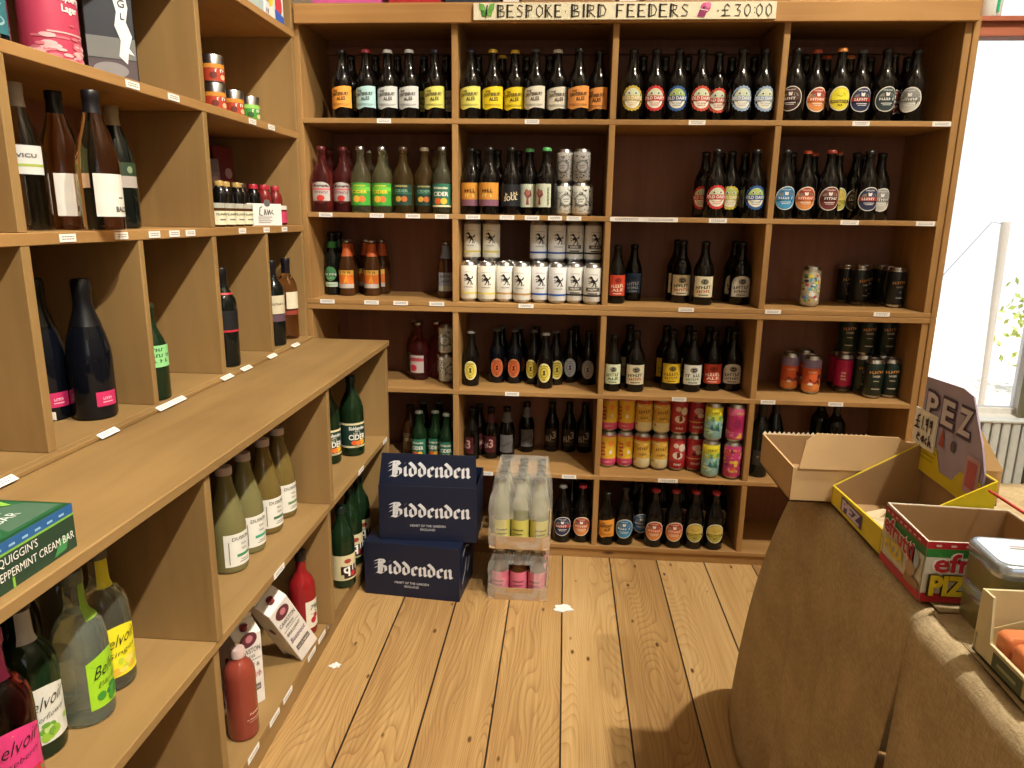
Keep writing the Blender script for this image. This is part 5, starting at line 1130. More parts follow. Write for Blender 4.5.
# ciders
CID = 'green cider flagons on the counter shelves'
def fn_cider(W):
    lb_band(W, '#D9CDA2', .032, .120); lb_band(W, '#1E3A30', .039, .113, 1)
    W.text('Biddenden', 0, .096, .012, WHITE, 4, width=.058); W.text('DRY', 0, .088, .006, paint('#C8C8B2'), 4, width=.018); W.text('SPECIAL', 0, .081, .005, paint('#C8C8B2'), 4, width=.030)
    W.text('CIDER', 0, .061, .0185, paint('#ECEAE0'), 4, width=.062)
    W.ell(-.012, .050, .011, .0085, paint('#D85A2A'), 5, 14); W.ell(.002, .049, .010, .0085, paint('#E07A2E'), 6, 14); W.ell(.015, .051, .012, .010, paint('#E6B02E'), 5, 14); W.rect(-.012, .012, .034, .0365, INKGREY, 3)
side('cider_bottle', 'flagon', G_GREEN, 348, 456, .480, 'cider', '#1A2A1A', 42, 'green cider flagon with big lettered label on the shelf beside the end panel', 'bottle', CID, fn_cider, xy=(-.728, 2.358))
side('cider_bottle', 'flagon', G_GREEN, 330, 463, .480, 'cider', '#1A2A1A', 46, 'green cider flagon cut off by the counter upright', 'bottle', CID, fn_cider, xy=(-.782, 2.262))
def fn_cider2(W):
    lb_band(W, '#CFC49A', .030, .118); W.rect(-.030, .034, .036, .080, paint('#2A1C1A'), 1); W.text('q', -.010, .056, .034, WHITE, 4); W.ell(.012, .050, .011, .009, paint('#B82A34'), 3, 12); W.ell(-.006, .098, .012, .008, paint('#9A3A34'), 2, 12); W.text('11', .018, .062, .020, WHITE, 4); W.rect(-.034, -.020, .032, .050, paint('#B9B28A'), 2)
for n, (u, v) in enumerate(((341, 589), (349, 567), (357, 551))):
    side('cider_bottle', 'flagon', G_GREEN, u, v, .090, 'cider_low', '#142018', 50, f'green flagon with dark pictured label on the bottom shelf, {ORD[n]} from the upright', 'bottle', CID, fn_cider2, shift=(.010, .004*n))
# bottom shelf: juices and cartons
side('juice_bottle', 'cordial', G_REDJ, 313, 630, .090, 'sevenseed', '#26201E', 62, 'crimson juice bottle with white cherry label beside the leaning carton', 'bottle', None,
     lambda W: (W.rect(-.020, .032, .026, .112, paint('#D6D0BE'), 0), W.text('790', .008, .084, .014, paint('#4A5A4A'), 3, width=.030, shear=.2), W.ell(.004, .050, .010, .010, paint('#A82430'), 2, 14), W.ell(.013, .062, .008, .008, paint('#A82430'), 2, 14), W.poly([(-.006, .070), (.010, .080), (.020, .074), (.006, .066)], paint('#4A7A3A'), 3)), xy=(-.742, 1.857))
_cb = side('juice_bottle', 'squat', G_TOMATO, 238, 752, .090, 'coral', '#C2A8A0', 66, 'coral red juice bottle at the foot of the counter upright', 'bottle', None,
     lambda W: (W.text('RHUBARB', .006, .070, .006, paint('#D9B4A2'), 3, width=.030), W.text('APPLE & RHUBARB', .006, .056, .004, paint('#D9B4A2'), 3, width=.046), W.rect(-.012, .022, .050, .0512, paint('#C89A8A'), 2)), xy=(-.732, 1.425))
_cb.scale = (.88, .88, .94)
def drink_carton(loc, rot, text, word1, word2, ink, c='#D8D3CB', h=.225):
    t = thing('drink_carton', text, 'carton', loc, 0, 'fruit drink cartons on the bottom shelf', rot)
    w = .036; m = mat('carton_board_'+c.lstrip('#').lower(), c, .5); b = MB()
    b.hexa([(-w, -w, 0), (w, -w, 0), (w, w, 0), (-w, w, 0), (-w, -w, h*.88), (w, -w, h*.88), (w, w, h*.88), (-w, w, h*.88)], m)
    b.hexa([(-w, -w, h*.88), (w, -w, h*.88), (w, w, h*.88), (-w, w, h*.88), (-w, -.003, h), (w, -.003, h), (w, .003, h), (-w, .003, h)], m)
    b.box(-w, w, -.0012, .0012, h, h+.012, m); b.build('carton_body', t, .001)
    b = MB(); f = Flat(b, (0, -w-.0002, 0), (1, 0, 0), (0, 0, 1)); k = paint('#3A3230')
    f.text('CAWSTON', 0, .150, .014, k, 2, width=.060); f.text('PRESS', 0, .136, .008, k, 2, width=.030); f.rect(-.030, .030, .128, .1295, k)
    f.text(word1, 0, .108, .011, k, 2, width=.052); f.text(word2, 0, .078, .018, paint(ink), 2, width=.056, shear=.15); f.rect(-.026, .026, .040, .058, paint('#6A625C')); f.text('NO RUBBISH', 0, .046, .006, WHITE, 3, width=.044)
    f.ell(.0, .188, .024, .020, paint('#5A2A34'), 1); f.ell(.002, .190, .010, .010, paint('#B8707A'), 2)
    b.build('front_print', t); b = MB()
    g = Flat(b, (-w-.0002, 0, 0), (0, -1, 0), (0, 0, 1)); g.ell(0, .130, .012, .012, paint('#7A4A3A')); g.rect(-.018, .018, .004, .020, paint('#A29A90'))
    for i in range(8): g.rect(-.017+.0045*i, -.015+.0045*i, .005, .019, k, 2)
    b.build('side_print', t)
    b = MB(); b.lathe([(.0095, 0), (.010, 0), (.010, .012), (.0085, .013), (0, .013)], mat('carton_screw_cap', '#7A2A34', .4), 14, 0, -.020, h*.935); b.build('screw_cap', t)
drink_carton((-.716, 1.755, .0905+.0180), (0, R(-29), R(66)), 'white beetroot drink carton leaning over on the bottom shelf', 'BRILLIANT', 'Beetroot', '#5A3A6A', '#D8D3CB', .245)
drink_carton((-.780, 1.535, .0905), (0, 0, R(58)), 'upright white rhubarb drink carton behind the coral bottle', 'APPLE &', 'Rhubarb', '#C02A44')
drink_carton((-.895, 1.655, .0905), (0, 0, R(80)), 'rhubarb drink carton in the second rank behind the upright one', 'APPLE &', 'Rhubarb', '#C02A44', '#BDB3AE')
drink_carton((-.875, 1.475, .0905), (0, 0, R(40)), 'pinkish drink carton deepest behind the coral bottle', 'BRILLIANT', 'Beetroot', '#5A3A6A', '#C8A8AC')
# ------------------------------------------------------------------ sign and boxes on top of the shelving
def sign():
    t = thing('painted_sign', 'cream painted board lettered BESPOKE BIRD FEEDERS on the shelving fascia', 'sign')
    x0, x1, z0, z1 = -.330, .652, 1.9365, 1.9885; y = 2.5765
    b = MB(); b.box(x0, x1, y-.008, y, z0, z1, mat('cream_sign_paint', '#E2DBBE', .6)); b.build('board', t, .001)
    G = {'B': [(0, 0, 0, 1, 1), (0, 1, .45, .95, 0), (.45, .95, .5, .72, 0), (.5, .72, .1, .52, 0), (.1, .52, .6, .42, 0), (.6, .42, .58, .1, 0), (.58, .1, 0, 0, 0)],
         'E': [(0, 0, 0, 1, 1), (0, 1, .55, 1, 0), (0, .5, .42, .5, 0), (0, 0, .6, 0, 0)], 'S': [(.5, .9, .2, 1, 0), (.2, 1, .03, .75, 0), (.03, .75, .5, .35, 0), (.5, .35, .4, .05, 0), (.4, .05, 0, .05, 0)],
         'P': [(0, 0, 0, 1, 1), (0, 1, .5, .92, 0), (.5, .92, .5, .6, 0), (.5, .6, 0, .5, 0)], 'O': [(.3, 1, .03, .7, 0), (.03, .7, .05, .25, 0), (.05, .25, .32, 0, 0), (.32, 0, .62, .3, 0), (.62, .3, .6, .75, 0), (.6, .75, .3, 1, 0)],
         'K': [(0, 0, 0, 1, 1), (.5, 1, .03, .45, 0), (.1, .52, .6, 0, 0)], 'I': [(0.08, 0, .08, 1, 1)], 'R': [(0, 0, 0, 1, 1), (0, 1, .5, .9, 0), (.5, .9, .45, .6, 0), (.45, .6, 0, .48, 0), (.1, .48, .62, 0, 0)],
         'D': [(0, 0, 0, 1, 1), (0, 1, .4, .95, 0), (.4, .95, .62, .6, 0), (.62, .6, .5, .15, 0), (.5, .15, 0, 0, 0)], 'F': [(0, 0, 0, 1, 1), (0, 1, .55, 1, 0), (0, .52, .4, .52, 0)],
         '£': [(.6, .8, .4, 1, 0), (.4, 1, .25, .8, 0), (.25, .8, .3, .15, 0), (.3, .15, .05, .02, 0), (.05, .02, .65, .05, 0), (.05, .5, .5, .5, 0)], '3': [(.0, .95, .5, .95, 0), (.5, .95, .2, .58, 0), (.2, .58, .52, .4, 0), (.52, .4, .4, .05, 0), (.4, .05, 0, .05, 0)], '0': [(.3, 1, .03, .7, 0), (.03, .7, .05, .25, 0), (.05, .25, .3, 0, 0), (.3, 0, .55, .3, 0), (.55, .3, .55, .75, 0), (.55, .75, .3, 1, 0)],
         ':': [(.08, .30, .10, .34, 0), (.08, .68, .10, .72, 0)], '.': [(.06, .45, .09, .48, 0)]}
    b = MB(); f = Flat(b, (0, y-.0082, 0), (1, 0, 0), (0, 0, 1)); k = paint('#2A241E', .8)
    def word(s, u0, u1):
        xa, xb = at_y(u0, 11, y-.008).x, at_y(u1, 11, y-.008).x
        wid = {'I': .4, ':': .25, '.': .3}; tot = sum(wid.get(c, .9) for c in s)-.2; sc = (xb-xa)/tot; x = xa
        for c in s:
            for x_0, z_0, x_1, z_1, thick in G[c]:
                f.stroke([(x+x_0*sc, 1.9450+z_0*.036), (x+x_1*sc, 1.9450+z_1*.036)], .0068 if thick else .0027, k, 2)
                if thick and c in 'BPDRK': f.stroke([(x+.0075, 1.945), (x+.0075, 1.981)], .0018, k, 2)
            x += wid.get(c, .9)*sc
    word('BESPOKE.', 498, 566); word('BIRD', 572, 607); word('FEEDERS', 617, 690); word('.', 715, 719); word('£', 721, 731); word('30:00', 735, 773)
    b.build('lettering', t)
    b = MB(); f = Flat(b, (0, y-.0082, 0), (1, 0, 0), (0, 0, 1)); c = at_y(487, 12, y).x; g1, g2 = paint('#6AA84A'), paint('#3E7A34')
    for s in (-1, 1):
        f.poly([(c, 1.962), (c+s*.010, 1.984), (c+s*.026, 1.988), (c+s*.024, 1.968)], g1, 2); f.poly([(c, 1.962), (c+s*.020, 1.966), (c+s*.016, 1.948), (c+s*.004, 1.946)], g1 if s > 0 else g2, 2)
    f.stroke([(c-.002, 1.945), (c+.002, 1.980)], .004, INK, 4); b.build('painted_butterfly', t)
    b = MB(); f = Flat(b, (0, y-.0082, 0), (1, 0, 0), (0, 0, 1)); c = at_y(703, 12, y).x; p1, p2 = paint('#C8508A'), paint('#8A2E5E')
    f.poly([(c-.020, 1.944), (c+.004, 1.942), (c+.012, 1.960), (c-.012, 1.966)], p2, 2); f.ell(c+.006, 1.972, .016, .014, p1, 3); f.ell(c+.014, 1.978, .009, .009, paint('#D878A8'), 4, 12); f.stroke([(c-.012, 1.966), (c+.014, 1.962)], .002, WHITE, 5); f.ell(c, 1.970, .004, .004, INK, 5, 8)
    b.build('painted_flower', t)
sign()
def top_boxes():
    z = 1.9995
    for u0, u1, c, h, txt in ((312, 381, '#C85A9A', .14, 'bright pink box on top of the shelving above the corner bay'), (389, 441, '#A8202A', .13, 'deep red box on top of the shelving beside the pink box'), (446, 500, '#2A3040', .12, 'dark blue box on top of the shelving above the sign butterfly'),
        (503, 519, '#DAD8D4', .10, 'narrow white box on top of the shelving between dark and wooden boxes'), (521, 612, '#8A6A4E', .12, 'wide brown box on top of the shelving above the word bird'), (619, 636, '#D6D2CC', .11, 'small white box on top of the shelving above the word feeders'), (645, 768, '#9A8470', .11, 'long tan box on top of the shelving above the price'), (790, 880, '#C9A878', .10, 'light card box on top of the shelving above the window bay')):
        xa, xb = at_y(u0, 2, 2.63).x, at_y(u1, 2, 2.63).x
        t = thing('stored_box', txt, 'box', (0, 0, z), 0, 'boxes stored on top of the shelving')
        m = mat('box_'+c.lstrip('#').lower(), c, .5); b = MB(); b.box(xa, xb, 2.625, 2.85, 0, h*.7, m); b.build('box_body', t, .0015)
        b = MB(); b.box(xa-.0015, xb+.0015, 2.6235, 2.8515, h*.45, h, m); b.build('lid', t, .0015)
    p = at_y(985, 16, 2.955); t = thing('white_tub', 'white tub with green stripe on the window ledge over the shelving', 'tub', (p.x+.012, 2.955, 2.0305))
    b = MB(); b.lathe([(0, 0), (.036, 0), (.038, .003), (.042, .13), (0, .13)], mat('white_plastic', '#E3E6E2', .35), 24); b.build('tub_body', t)
    b = MB(); b.lathe([(.0425, .125), (.0445, .125), (.0445, .140), (0, .141)], mat('white_plastic', '#E3E6E2', .35), 24); b.build('lid', t)
    b = MB(); W = Wrap(b, .0405); W.cols([.004, .010, .016], lambda x: .012, lambda x: .118, paint('#1E9A72')); b.build('label', t)
top_boxes()

# ------------------------------------------------------------------ navy cider boxes
def blackletter(f, word, x, y, s, m, k=2):
    a = R(38); nx, ny = math.cos(a)*.17, math.sin(a)*.17
    G = {'i': (.52, [[(.02, .78), (.17, .93), (.17, .14), (.34, .03)], [(.12, 1.30), (.24, 1.38)]]),
         'n': (.93, [[(.0, .78), (.15, .93), (.15, .10), (.28, .02)], [(.22, .78), (.50, .96), (.64, .80), (.64, .14), (.80, .03)]]),
         'd': (.92, [[(.45, .94), (.14, .78), (.14, .20), (.38, .02), (.66, .20), (.66, .74), (.46, 1.02), (.08, 1.36)]]),
         'e': (.76, [[(.14, .80), (.14, .20), (.36, .02), (.58, .16)], [(.14, .80), (.42, .96), (.58, .72), (.20, .42)], [(.30, .50), (.44, .60)]]),
         'B': (1.30, [[(.34, 1.32), (.30, .10)], [(.60, 1.30), (.58, .12)], [(-.12, 1.24), (.24, 1.40), (.74, 1.42), (.92, 1.16), (.56, .80)], [(.52, .82), (1.0, .66), (1.02, .22), (.62, -.04), (.14, .06), (-.12, -.12)], [(-.12, .92), (.14, 1.06)], [(-.12, .52), (.16, .64)]])}
    for c in word:
        adv, st = G[c]
        for pl in st:
            for p, q in zip(pl, pl[1:]):
                pts = [(p[0]-nx, p[1]-ny), (q[0]-nx, q[1]-ny), (q[0]+nx, q[1]+ny), (p[0]+nx, p[1]+ny)]
                ar = sum(pts[i][0]*pts[(i+1) % 4][1]-pts[(i+1) % 4][0]*pts[i][1] for i in range(4))
                if ar < 0: pts.reverse()
                f.poly([(x+u*s, y+v*s) for u, v in pts], m, k)
        x += adv*s
NAVY = mat('navy_card', '#111A31', .45, vary=.08, vscale=6); KRAFT = mat('kraft_card', '#A8865E', .8); LET = paint('#D6D8DC')
def cider_box(loc, rz, text, w, d, h, flap):
    t = thing('cardboard_box', text, 'box', loc, R(rz), 'navy cider boxes on the floor')
    b = MB(); e = .0035
    b.box(0, w, 0, e, 0, h, NAVY); b.box(0, w, d-e, d, 0, h, NAVY); b.box(0, e, e, d-e, 0, h, NAVY); b.box(w-e, w, e, d-e, 0, h, NAVY); b.box(e, w-e, e, d-e, 0, e, NAVY); b.build('box_body', t, .0008)
    def print_(o, parent, up=(0, 0, 1), small=True, y0=.44):
        b = MB(); f = Flat(b, o, (1, 0, 0), up); s = w*.79/7.75
        blackletter(f, 'Biddenden', w*.125, h*y0, s, LET)
        b.build('brand_lettering', parent)
        if small:
            b = MB(); f = Flat(b, o, (1, 0, 0), up); f.text('HEART OF THE GARDEN', w*.5, h*.26, .0085, LET, 2, width=w*.36); f.text('ENGLAND', w*.5, h*.19, .0085, LET, 2, width=w*.15); b.build('slogan_lettering', parent)
    print_((0, -.0004, 0), t)
    if flap:
        a = R(8); fh = .112; b = MB(); sy, sz = math.sin(a)*fh, math.cos(a)*fh
        b.hexa([(.002, .0, h+.0005), (w-.002, .0, h+.0005), (w-.002, e, h+.0005), (.002, e, h+.0005), (.012, sy, h+sz), (w-.006, sy, h+sz), (w-.006, sy+e, h+sz), (.012, sy+e, h+sz)], NAVY)
        fl = b.build('front_flap', t, .0006); print_((0, -.0004, h+.001), fl, (0, sy, sz), False, .17)
    else:
        b = MB(); b.box(0, w, 0, d/2-.001, h, h+e, NAVY); b.build('top_flap', t, .0006); b = MB(); b.box(0, w, d/2+.001, d, h, h+e, NAVY); b.build('top_flap', t, .0006)
        b = MB(); f = Flat(b, (w+.0004, 0, 0), (0, 1, 0), (0, 0, 1)); f.stroke([(.05, .15), (.09, .17), (.14, .15)], .006, LET); f.stroke([(.04, .05), (.08, .08), (.10, .12)], .006, LET); f.stroke([(.12, .06), (.15, .10)], .005, LET); b.build('side_emblem', t)
cider_box((-.668, 2.247, 0), -5.0, 'closed navy cider box lying flat on the floorboards under its open twin', .340, .215, .196, False)
cider_box((-.617, 2.268, .1998), .6, 'open navy cider box with raised front flap, stacked on the closed one', .341, .215, .200, True)

# ------------------------------------------------------------------ shrink-wrapped packs of bottles
FILM = film_material(); TRAY = mat('tray_card', '#A8875F', .8); G_TONIC = mat('cloudy_tonic_glass', (.55, .54, .34), .08, trans=.6, ior=1.34, vary=0)
def pack(x0, x1, y0, y1, z, hb, text, kind, g, c, word, cap, grp, hole):
    t = thing('bottle_pack', text, 'pack', (0, 0, z), 0, 'shrink-wrapped packs on the floor')
    b = MB(); e = .003; h = .046
    b.box(x0, x1, y0, y1, 0, e, TRAY); c_ = .024
    for q in ([(x0+c_, y0), (x1-c_, y0)], [(x1-c_, y0), (x1, y0+c_)], [(x1, y0+c_), (x1, y1-c_)], [(x1, y1-c_), (x1-c_, y1)], [(x1-c_, y1), (x0+c_, y1)], [(x0+c_, y1), (x0, y1-c_)], [(x0, y1-c_), (x0, y0+c_)], [(x0, y0+c_), (x0+c_, y0)]):
        (ax, ay), (bx_, by) = q; l = math.hypot(bx_-ax, by-ay); nx, ny = -(by-ay)/l*e, (bx_-ax)/l*e
        b.hexa([(ax, ay, e), (bx_, by, e), (bx_+nx, by+ny, e), (ax+nx, ay+ny, e), (ax, ay, h), (bx_, by, h), (bx_+nx, by+ny, h), (ax+nx, ay+ny, h)], TRAY)
    b.build('card_tray', t)
    r = RAD[kind]; nx_, ny_ = 3, 4; px = (x1-x0-.012)/nx_; py = (y1-y0-.012)/ny_; n = 0
    for j in range(ny_):
        for i in range(nx_):
            n += 1; x = x0+.006+px*(i+.5); y = y0+.006+py*(j+.5)
            bottle('lemonade_bottle', kind, g, 'pk'+c, cap, (x, y, z+.0035), rng.uniform(-.3, .3), f'{word} in the wrapped pack, rank {ORD[j]} from the front, {("corner side", "middle", "window side")[i]}', 'bottle', grp,
                   fn=lambda W: (lb_band(W, c, .018, .098), W.rect(-.020, .020, .060, .066, paint(dark(c, .6)), 2), W.rect(-.016, .016, .046, .051, paint(dark(c, .6)), 2)))
    # film: lofted skin round the bottles with an oval opening in front
    lev = [(.004, 0), (.030, .003), (hb*.45, .004), (hb*.58, .004), (hb*.72, .001), (hb*.84, -.008), (hb*.95, -.013), (hb+.003, -.014), (hb+.004, -.018)]
    nseg = 64; b = MB(); vs = []; rr = random.Random(3)
    for zz, o in lev:
        for s in range(nseg):
            a = 2*math.pi*s/nseg; ca, sa = math.cos(a), math.sin(a); k = max(abs(ca), abs(sa)); p = .93
            ux, uy = ca/(k**p), sa/(k**p)
            hx, hy = (x1-x0)/2+o, (y1-y0)/2+o*.8
            j = rr.uniform(-.0022, .0022) if 0 < zz < hb else 0
            vs.append(((x0+x1)/2+ux*(hx+j), (y0+y1)/2+uy*(hy+j), zz))
    fs = []
    for l in range(len(lev)-1):
        for s in range(nseg):
            s2 = (s+1) % nseg; q = (l*nseg+s, l*nseg+s2, (l+1)*nseg+s2, (l+1)*nseg+s)
            cx = sum(vs[i][0] for i in q)/4; cy = sum(vs[i][1] for i in q)/4; cz = sum(vs[i][2] for i in q)/4
            if cy < y0+.02 and ((cx-(x0+x1)/2-.004)/hole[0])**2+((cz-hole[1])/hole[2])**2 < 1: continue
            fs.append(q)
    fs.append([(len(lev)-1)*nseg+s for s in range(nseg)])
    b.add(vs, fs, FILM, True); b.build('shrink_film', t)
PROFILES['pop'] = [(0, .003), (.026, 0), (.0295, .002), (.0305, .006), (.0305, .086), (.0298, .096), (.0255, .112), (.0185, .128), (.0150, .142), (.0138, .168), (.0145, .170), (.0145, .178), (0, .179)]
CAPS['pop'] = [(.0145, .1700), (.0160, .1700), (.0160, .1760), (.0148, .1805), (0, .1815)]; RAD['pop'] = .0305
PROFILES['tonic'] = [(0, .003), (.026, 0), (.0295, .002), (.0305, .006), (.0305, .120), (.0298, .132), (.0262, .152), (.0195, .175), (.0155, .195), (.0138, .228), (.0145, .230), (.0145, .238), (0, .239)]
CAPS['tonic'] = [(.0145, .2300), (.0160, .2300), (.0160, .2365), (.0148, .2410), (0, .2420)]; RAD['tonic'] = .0305
pack(-.233, -.029, 2.250, 2.520, 0, .188, 'shrink-wrapped pack of pink labelled bottles standing on the floorboards', 'pop', G_AMBER, '#C8687E', 'pink labelled pop bottle', 'alu', 'bottles in the lower wrapped pack', (.058, .085, .046))
pack(-.230, -.024, 2.238, 2.508, .1985, .248, 'shrink-wrapped pack of yellow labelled bottles stacked above the pink labelled pack', 'tonic', G_TONIC, '#BDB45A', 'yellow labelled tonic bottle', 'alu', 'bottles in the upper wrapped pack', (.056, .092, .042))

# ------------------------------------------------------------------ scraps on the floor
for (u, v, s, txt) in ((563, 609, .030, 'torn white paper scrap on the floorboards near the wrapped packs'), (335, 666, .016, 'tiny white paper scrap on the floorboards near the bottom shelf')):
    p = at_z(u, v, 0); b = MB(); r = random.Random(int(u)); n = 16
    ring = [(s*r.uniform(.6, 1.15)*math.cos(2*math.pi*i/n)*1.2, s*r.uniform(.5, 1.0)*math.sin(2*math.pi*i/n), r.uniform(.0015, .005)) for i in range(n)]
    b.add([(0, 0, .004)]+ring, [(0, 1+i, 1+(i+1) % n) for i in range(n)], mat('white_scrap_paper', '#E8E6E0', .8))
    b.add([(0, 0, .0008)]+[(x, y, .0008) for x, y, z in ring], [(0, 1+(i+1) % n, 1+i) for i in range(n)], mat('white_scrap_paper', '#E8E6E0', .8))
    o = b.build('paper_scrap'); o.location = (p.x, p.y, .0005); tag(o, txt, 'paper')
# ------------------------------------------------------------------ burlap-covered table and the boxes on it
TZ = .793; TX0, TX1, TY1 = .485, 1.30, 1.45
BUR = burlap_material()
def table():
    t = thing('trestle_table', 'wooden table hidden under the burlap cloths', 'table')
    boxpart('tabletop', t, TX0+.02, TX1, .32, TY1-.05, .750, .780, PINE['Y'], .003)
    for x in (TX0+.05, TX1-.09):
        for y in (.36, TY1-.10): boxpart('leg', t, x, x+.05, y, y+.05, 0, .750, PINE['Z'], .003)
def cloth(name, text, y0, y1, zt, xo, far, near_edge):
    b = MB(); path = []
    n = 34 if far else 26
    yl = y1-(.05 if far else 0)
    for i in range(n+1): path.append((TX0-xo, y0+(yl-y0)*i/n, -1, 0, 0.0, i/n))
    if far:
        for i in range(1, 9):
            a = R(90)*i/8; path.append((TX0-xo+.05-.05*math.cos(a), yl+.05*math.sin(a), -math.cos(a), math.sin(a), math.sin(a)**.6, 1))
        for i in range(1, 19): path.append((TX0-xo+.05+(TX1-TX0-.05)*i/18, y1, 0, 1, max(.25, 1-i/12), 1))
    rows = []
    rd = .030
    for j in range(5): a = R(90)*j/4; rows.append((rd*math.sin(a)-rd, zt-rd*(1-math.cos(a)), 0))
    nd = 26
    for j in range(1, nd+1): rows.append((0, zt-rd-(zt-rd-.012)*j/nd, j/nd))
    vs = []
    for off, z, d in rows:
        for (x, y, nx, ny, fl, s) in path:
            dep = zt-z
            fold = d*(.010*math.sin(y*34+1.0)+.006*math.sin(y*71+x*40))*(1-.5*fl)+.010*d
            o = off+fold+fl*.40*(1-math.exp(-2.4*dep))+fl*d*.030*math.sin(x*38)
            dx, dy = nx, ny
            if fl and nx < 0: dx, dy = nx*.18, max(ny, .55)
            yy = y+dy*o
            if not far or s < 1: yy += near_edge(dep)*(1-s)**2
            wob = .0015*math.sin(x*43+y*31)
            vs.append((x+dx*o, yy, z+(wob if d == 0 else 0)))
    np_ = len(path); fs = [(j*np_+i+1, j*np_+i, (j+1)*np_+i, (j+1)*np_+i+1) for j in range(len(rows)-1) for i in range(np_-1)]
    b.add(vs, fs, BUR, True)
    nx_, ny_ = 14, 16; xa = TX0-xo+rd; yb = y1-rd if far else y1; top = []
    for i in range(nx_+1):
        for j in range(ny_+1):
            x, y = xa+(TX1-xa)*i/nx_, y0+(yb-y0)*j/ny_
            top.append((x, y, zt+.0015*math.sin(x*43+y*31)))
    b.add(top, [(i*(ny_+1)+j, (i+1)*(ny_+1)+j, (i+1)*(ny_+1)+j+1, i*(ny_+1)+j+1) for i in range(nx_) for j in range(ny_)], BUR, True)
    o = b.build(name); m = o.modifiers.new('thickness', 'SOLIDIFY'); m.thickness = .0025; m.offset = 1
    tag(o, text, 'tablecloth', 'burlap cloths on the table')
table()
cloth('burlap_tablecloth', 'burlap cloth flaring to the floor at the far end of the table', .905, TY1, TZ, .0, True, lambda d: .045*min(1, d*3))
cloth('burlap_tablecloth', 'nearer burlap cloth overlapping the other under the tins', .30, .895, TZ+.0025, .012, False, lambda d: .0)

def at_table(name, text, cat, z=TZ+.007): return thing(name, text, cat, (0, 0, z))
CARD = mat('corrugated_card', '#C2A173', .85, vscale=14); CARDIN = mat('brown_card_inside', '#9C7D56', .85, vscale=14); PALE = mat('pale_card_edge', '#D6C9AE', .8)
def tray_walls(b, x0, x1, y0, y1, hs, e, m, mi):
    """open box: hs = wall-top heights at (x0,y0), (x1,y0), (x1,y1), (x0,y1)"""
    b.box(x0, x1, y0, y1, 0, e, mi)
    def wall(ax, ay, bx_, by, ha, hb, nx, ny):
        if nx:
            sg = e if by > ay else -e; sl = (hb-ha)/(by-ay)*sg; ay += sg; by -= sg; ha += sl; hb -= sl
        b.hexa([(ax, ay, 0), (bx_, by, 0), (bx_+nx*e, by+ny*e, 0), (ax+nx*e, ay+ny*e, 0), (ax, ay, ha), (bx_, by, hb), (bx_+nx*e, by+ny*e, hb), (ax+nx*e, ay+ny*e, ha)], m)
        k = e*.55
        b.hexa([(ax+nx*e, ay+ny*e, e), (bx_+nx*e, by+ny*e, e), (bx_+nx*(e+k), by+ny*(e+k), e), (ax+nx*(e+k), ay+ny*(e+k), e), (ax+nx*e, ay+ny*e, ha-.001), (bx_+nx*e, by+ny*e, hb-.001), (bx_+nx*(e+k), by+ny*(e+k), hb-.001), (ax+nx*(e+k), ay+ny*(e+k), ha-.001)], mi)
    wall(x0, y0, x1, y0, hs[0], hs[1], 0, 1); wall(x1, y0, x1, y1, hs[1], hs[2], -1, 0); wall(x1, y1, x0, y1, hs[2], hs[3], 0, -1); wall(x0, y1, x0, y0, hs[3], hs[0], 1, 0)
def open_carton():
    t = at_table('cardboard_carton', 'plain open cardboard carton overhanging the far corner of the table', 'box')
    x0, x1, y0, y1 = .425, .640, 1.266, 1.476; h = .066
    b = MB(); tray_walls(b, x0, x1, y0, y1, (h, h, h, h), .003, CARD, CARDIN); b.build('box_body', t)
    b = MB(); p = [(.434, h-.001), (.640, h-.001), (.632, h+.046), (.604, h+.062), (.462, h+.064), (.444, h+.050)]
    y = y0-.0032; lean = .10
    b.add([(x, y+(z-h)*lean, z) for x, z in p]+[(x, y+.003+(z-h)*lean, z) for x, z in p], [list(range(6)), list(range(11, 5, -1))]+[(i, (i+6), (i+1) % 6+6, (i+1) % 6) for i in range(6)], CARD); b.build('raised_flap', t)
    b = MB(); n = 22; w = (x1-x0)/n
    for i in range(n): b.add([(x0+i*w, y1-.003, h), (x0+(i+1)*w, y1-.003, h), (x0+(i+.5)*w, y1-.0025, h+.006), (x0+i*w, y1, h), (x0+(i+1)*w, y1, h), (x0+(i+.5)*w, y1-.0005, h+.006)], [(0, 1, 2), (4, 3, 5), (0, 2, 5, 3), (1, 4, 5, 2)], PALE)
    b.build('torn_edge', t)
open_carton()
def second_carton():
    t = at_table('cardboard_carton', 'brown carton with upright flap behind the yellow sweet tray', 'box')
    b = MB(); tray_walls(b, .668, .800, 1.285, 1.440, (.07,)*4, .003, CARD, CARDIN); b.build('box_body', t)
    b = MB(); b.hexa([(.668, 1.278, .069), (.798, 1.278, .069), (.798, 1.282, .069), (.668, 1.282, .069), (.690, 1.290, .150), (.755, 1.290, .140), (.755, 1.294, .140), (.690, 1.294, .150)], CARD); b.build('raised_flap', t)
    b = MB(); b.box(.70, .75, 1.31, 1.34, .12, .156, mat('white_crumpled_paper', '#E4E2DC', .7)); b.box(.715, .74, 1.315, 1.335, .004, .12, mat('white_crumpled_paper', '#E4E2DC', .7)); b.build('paper_wrapping', t, .004)
second_carton()
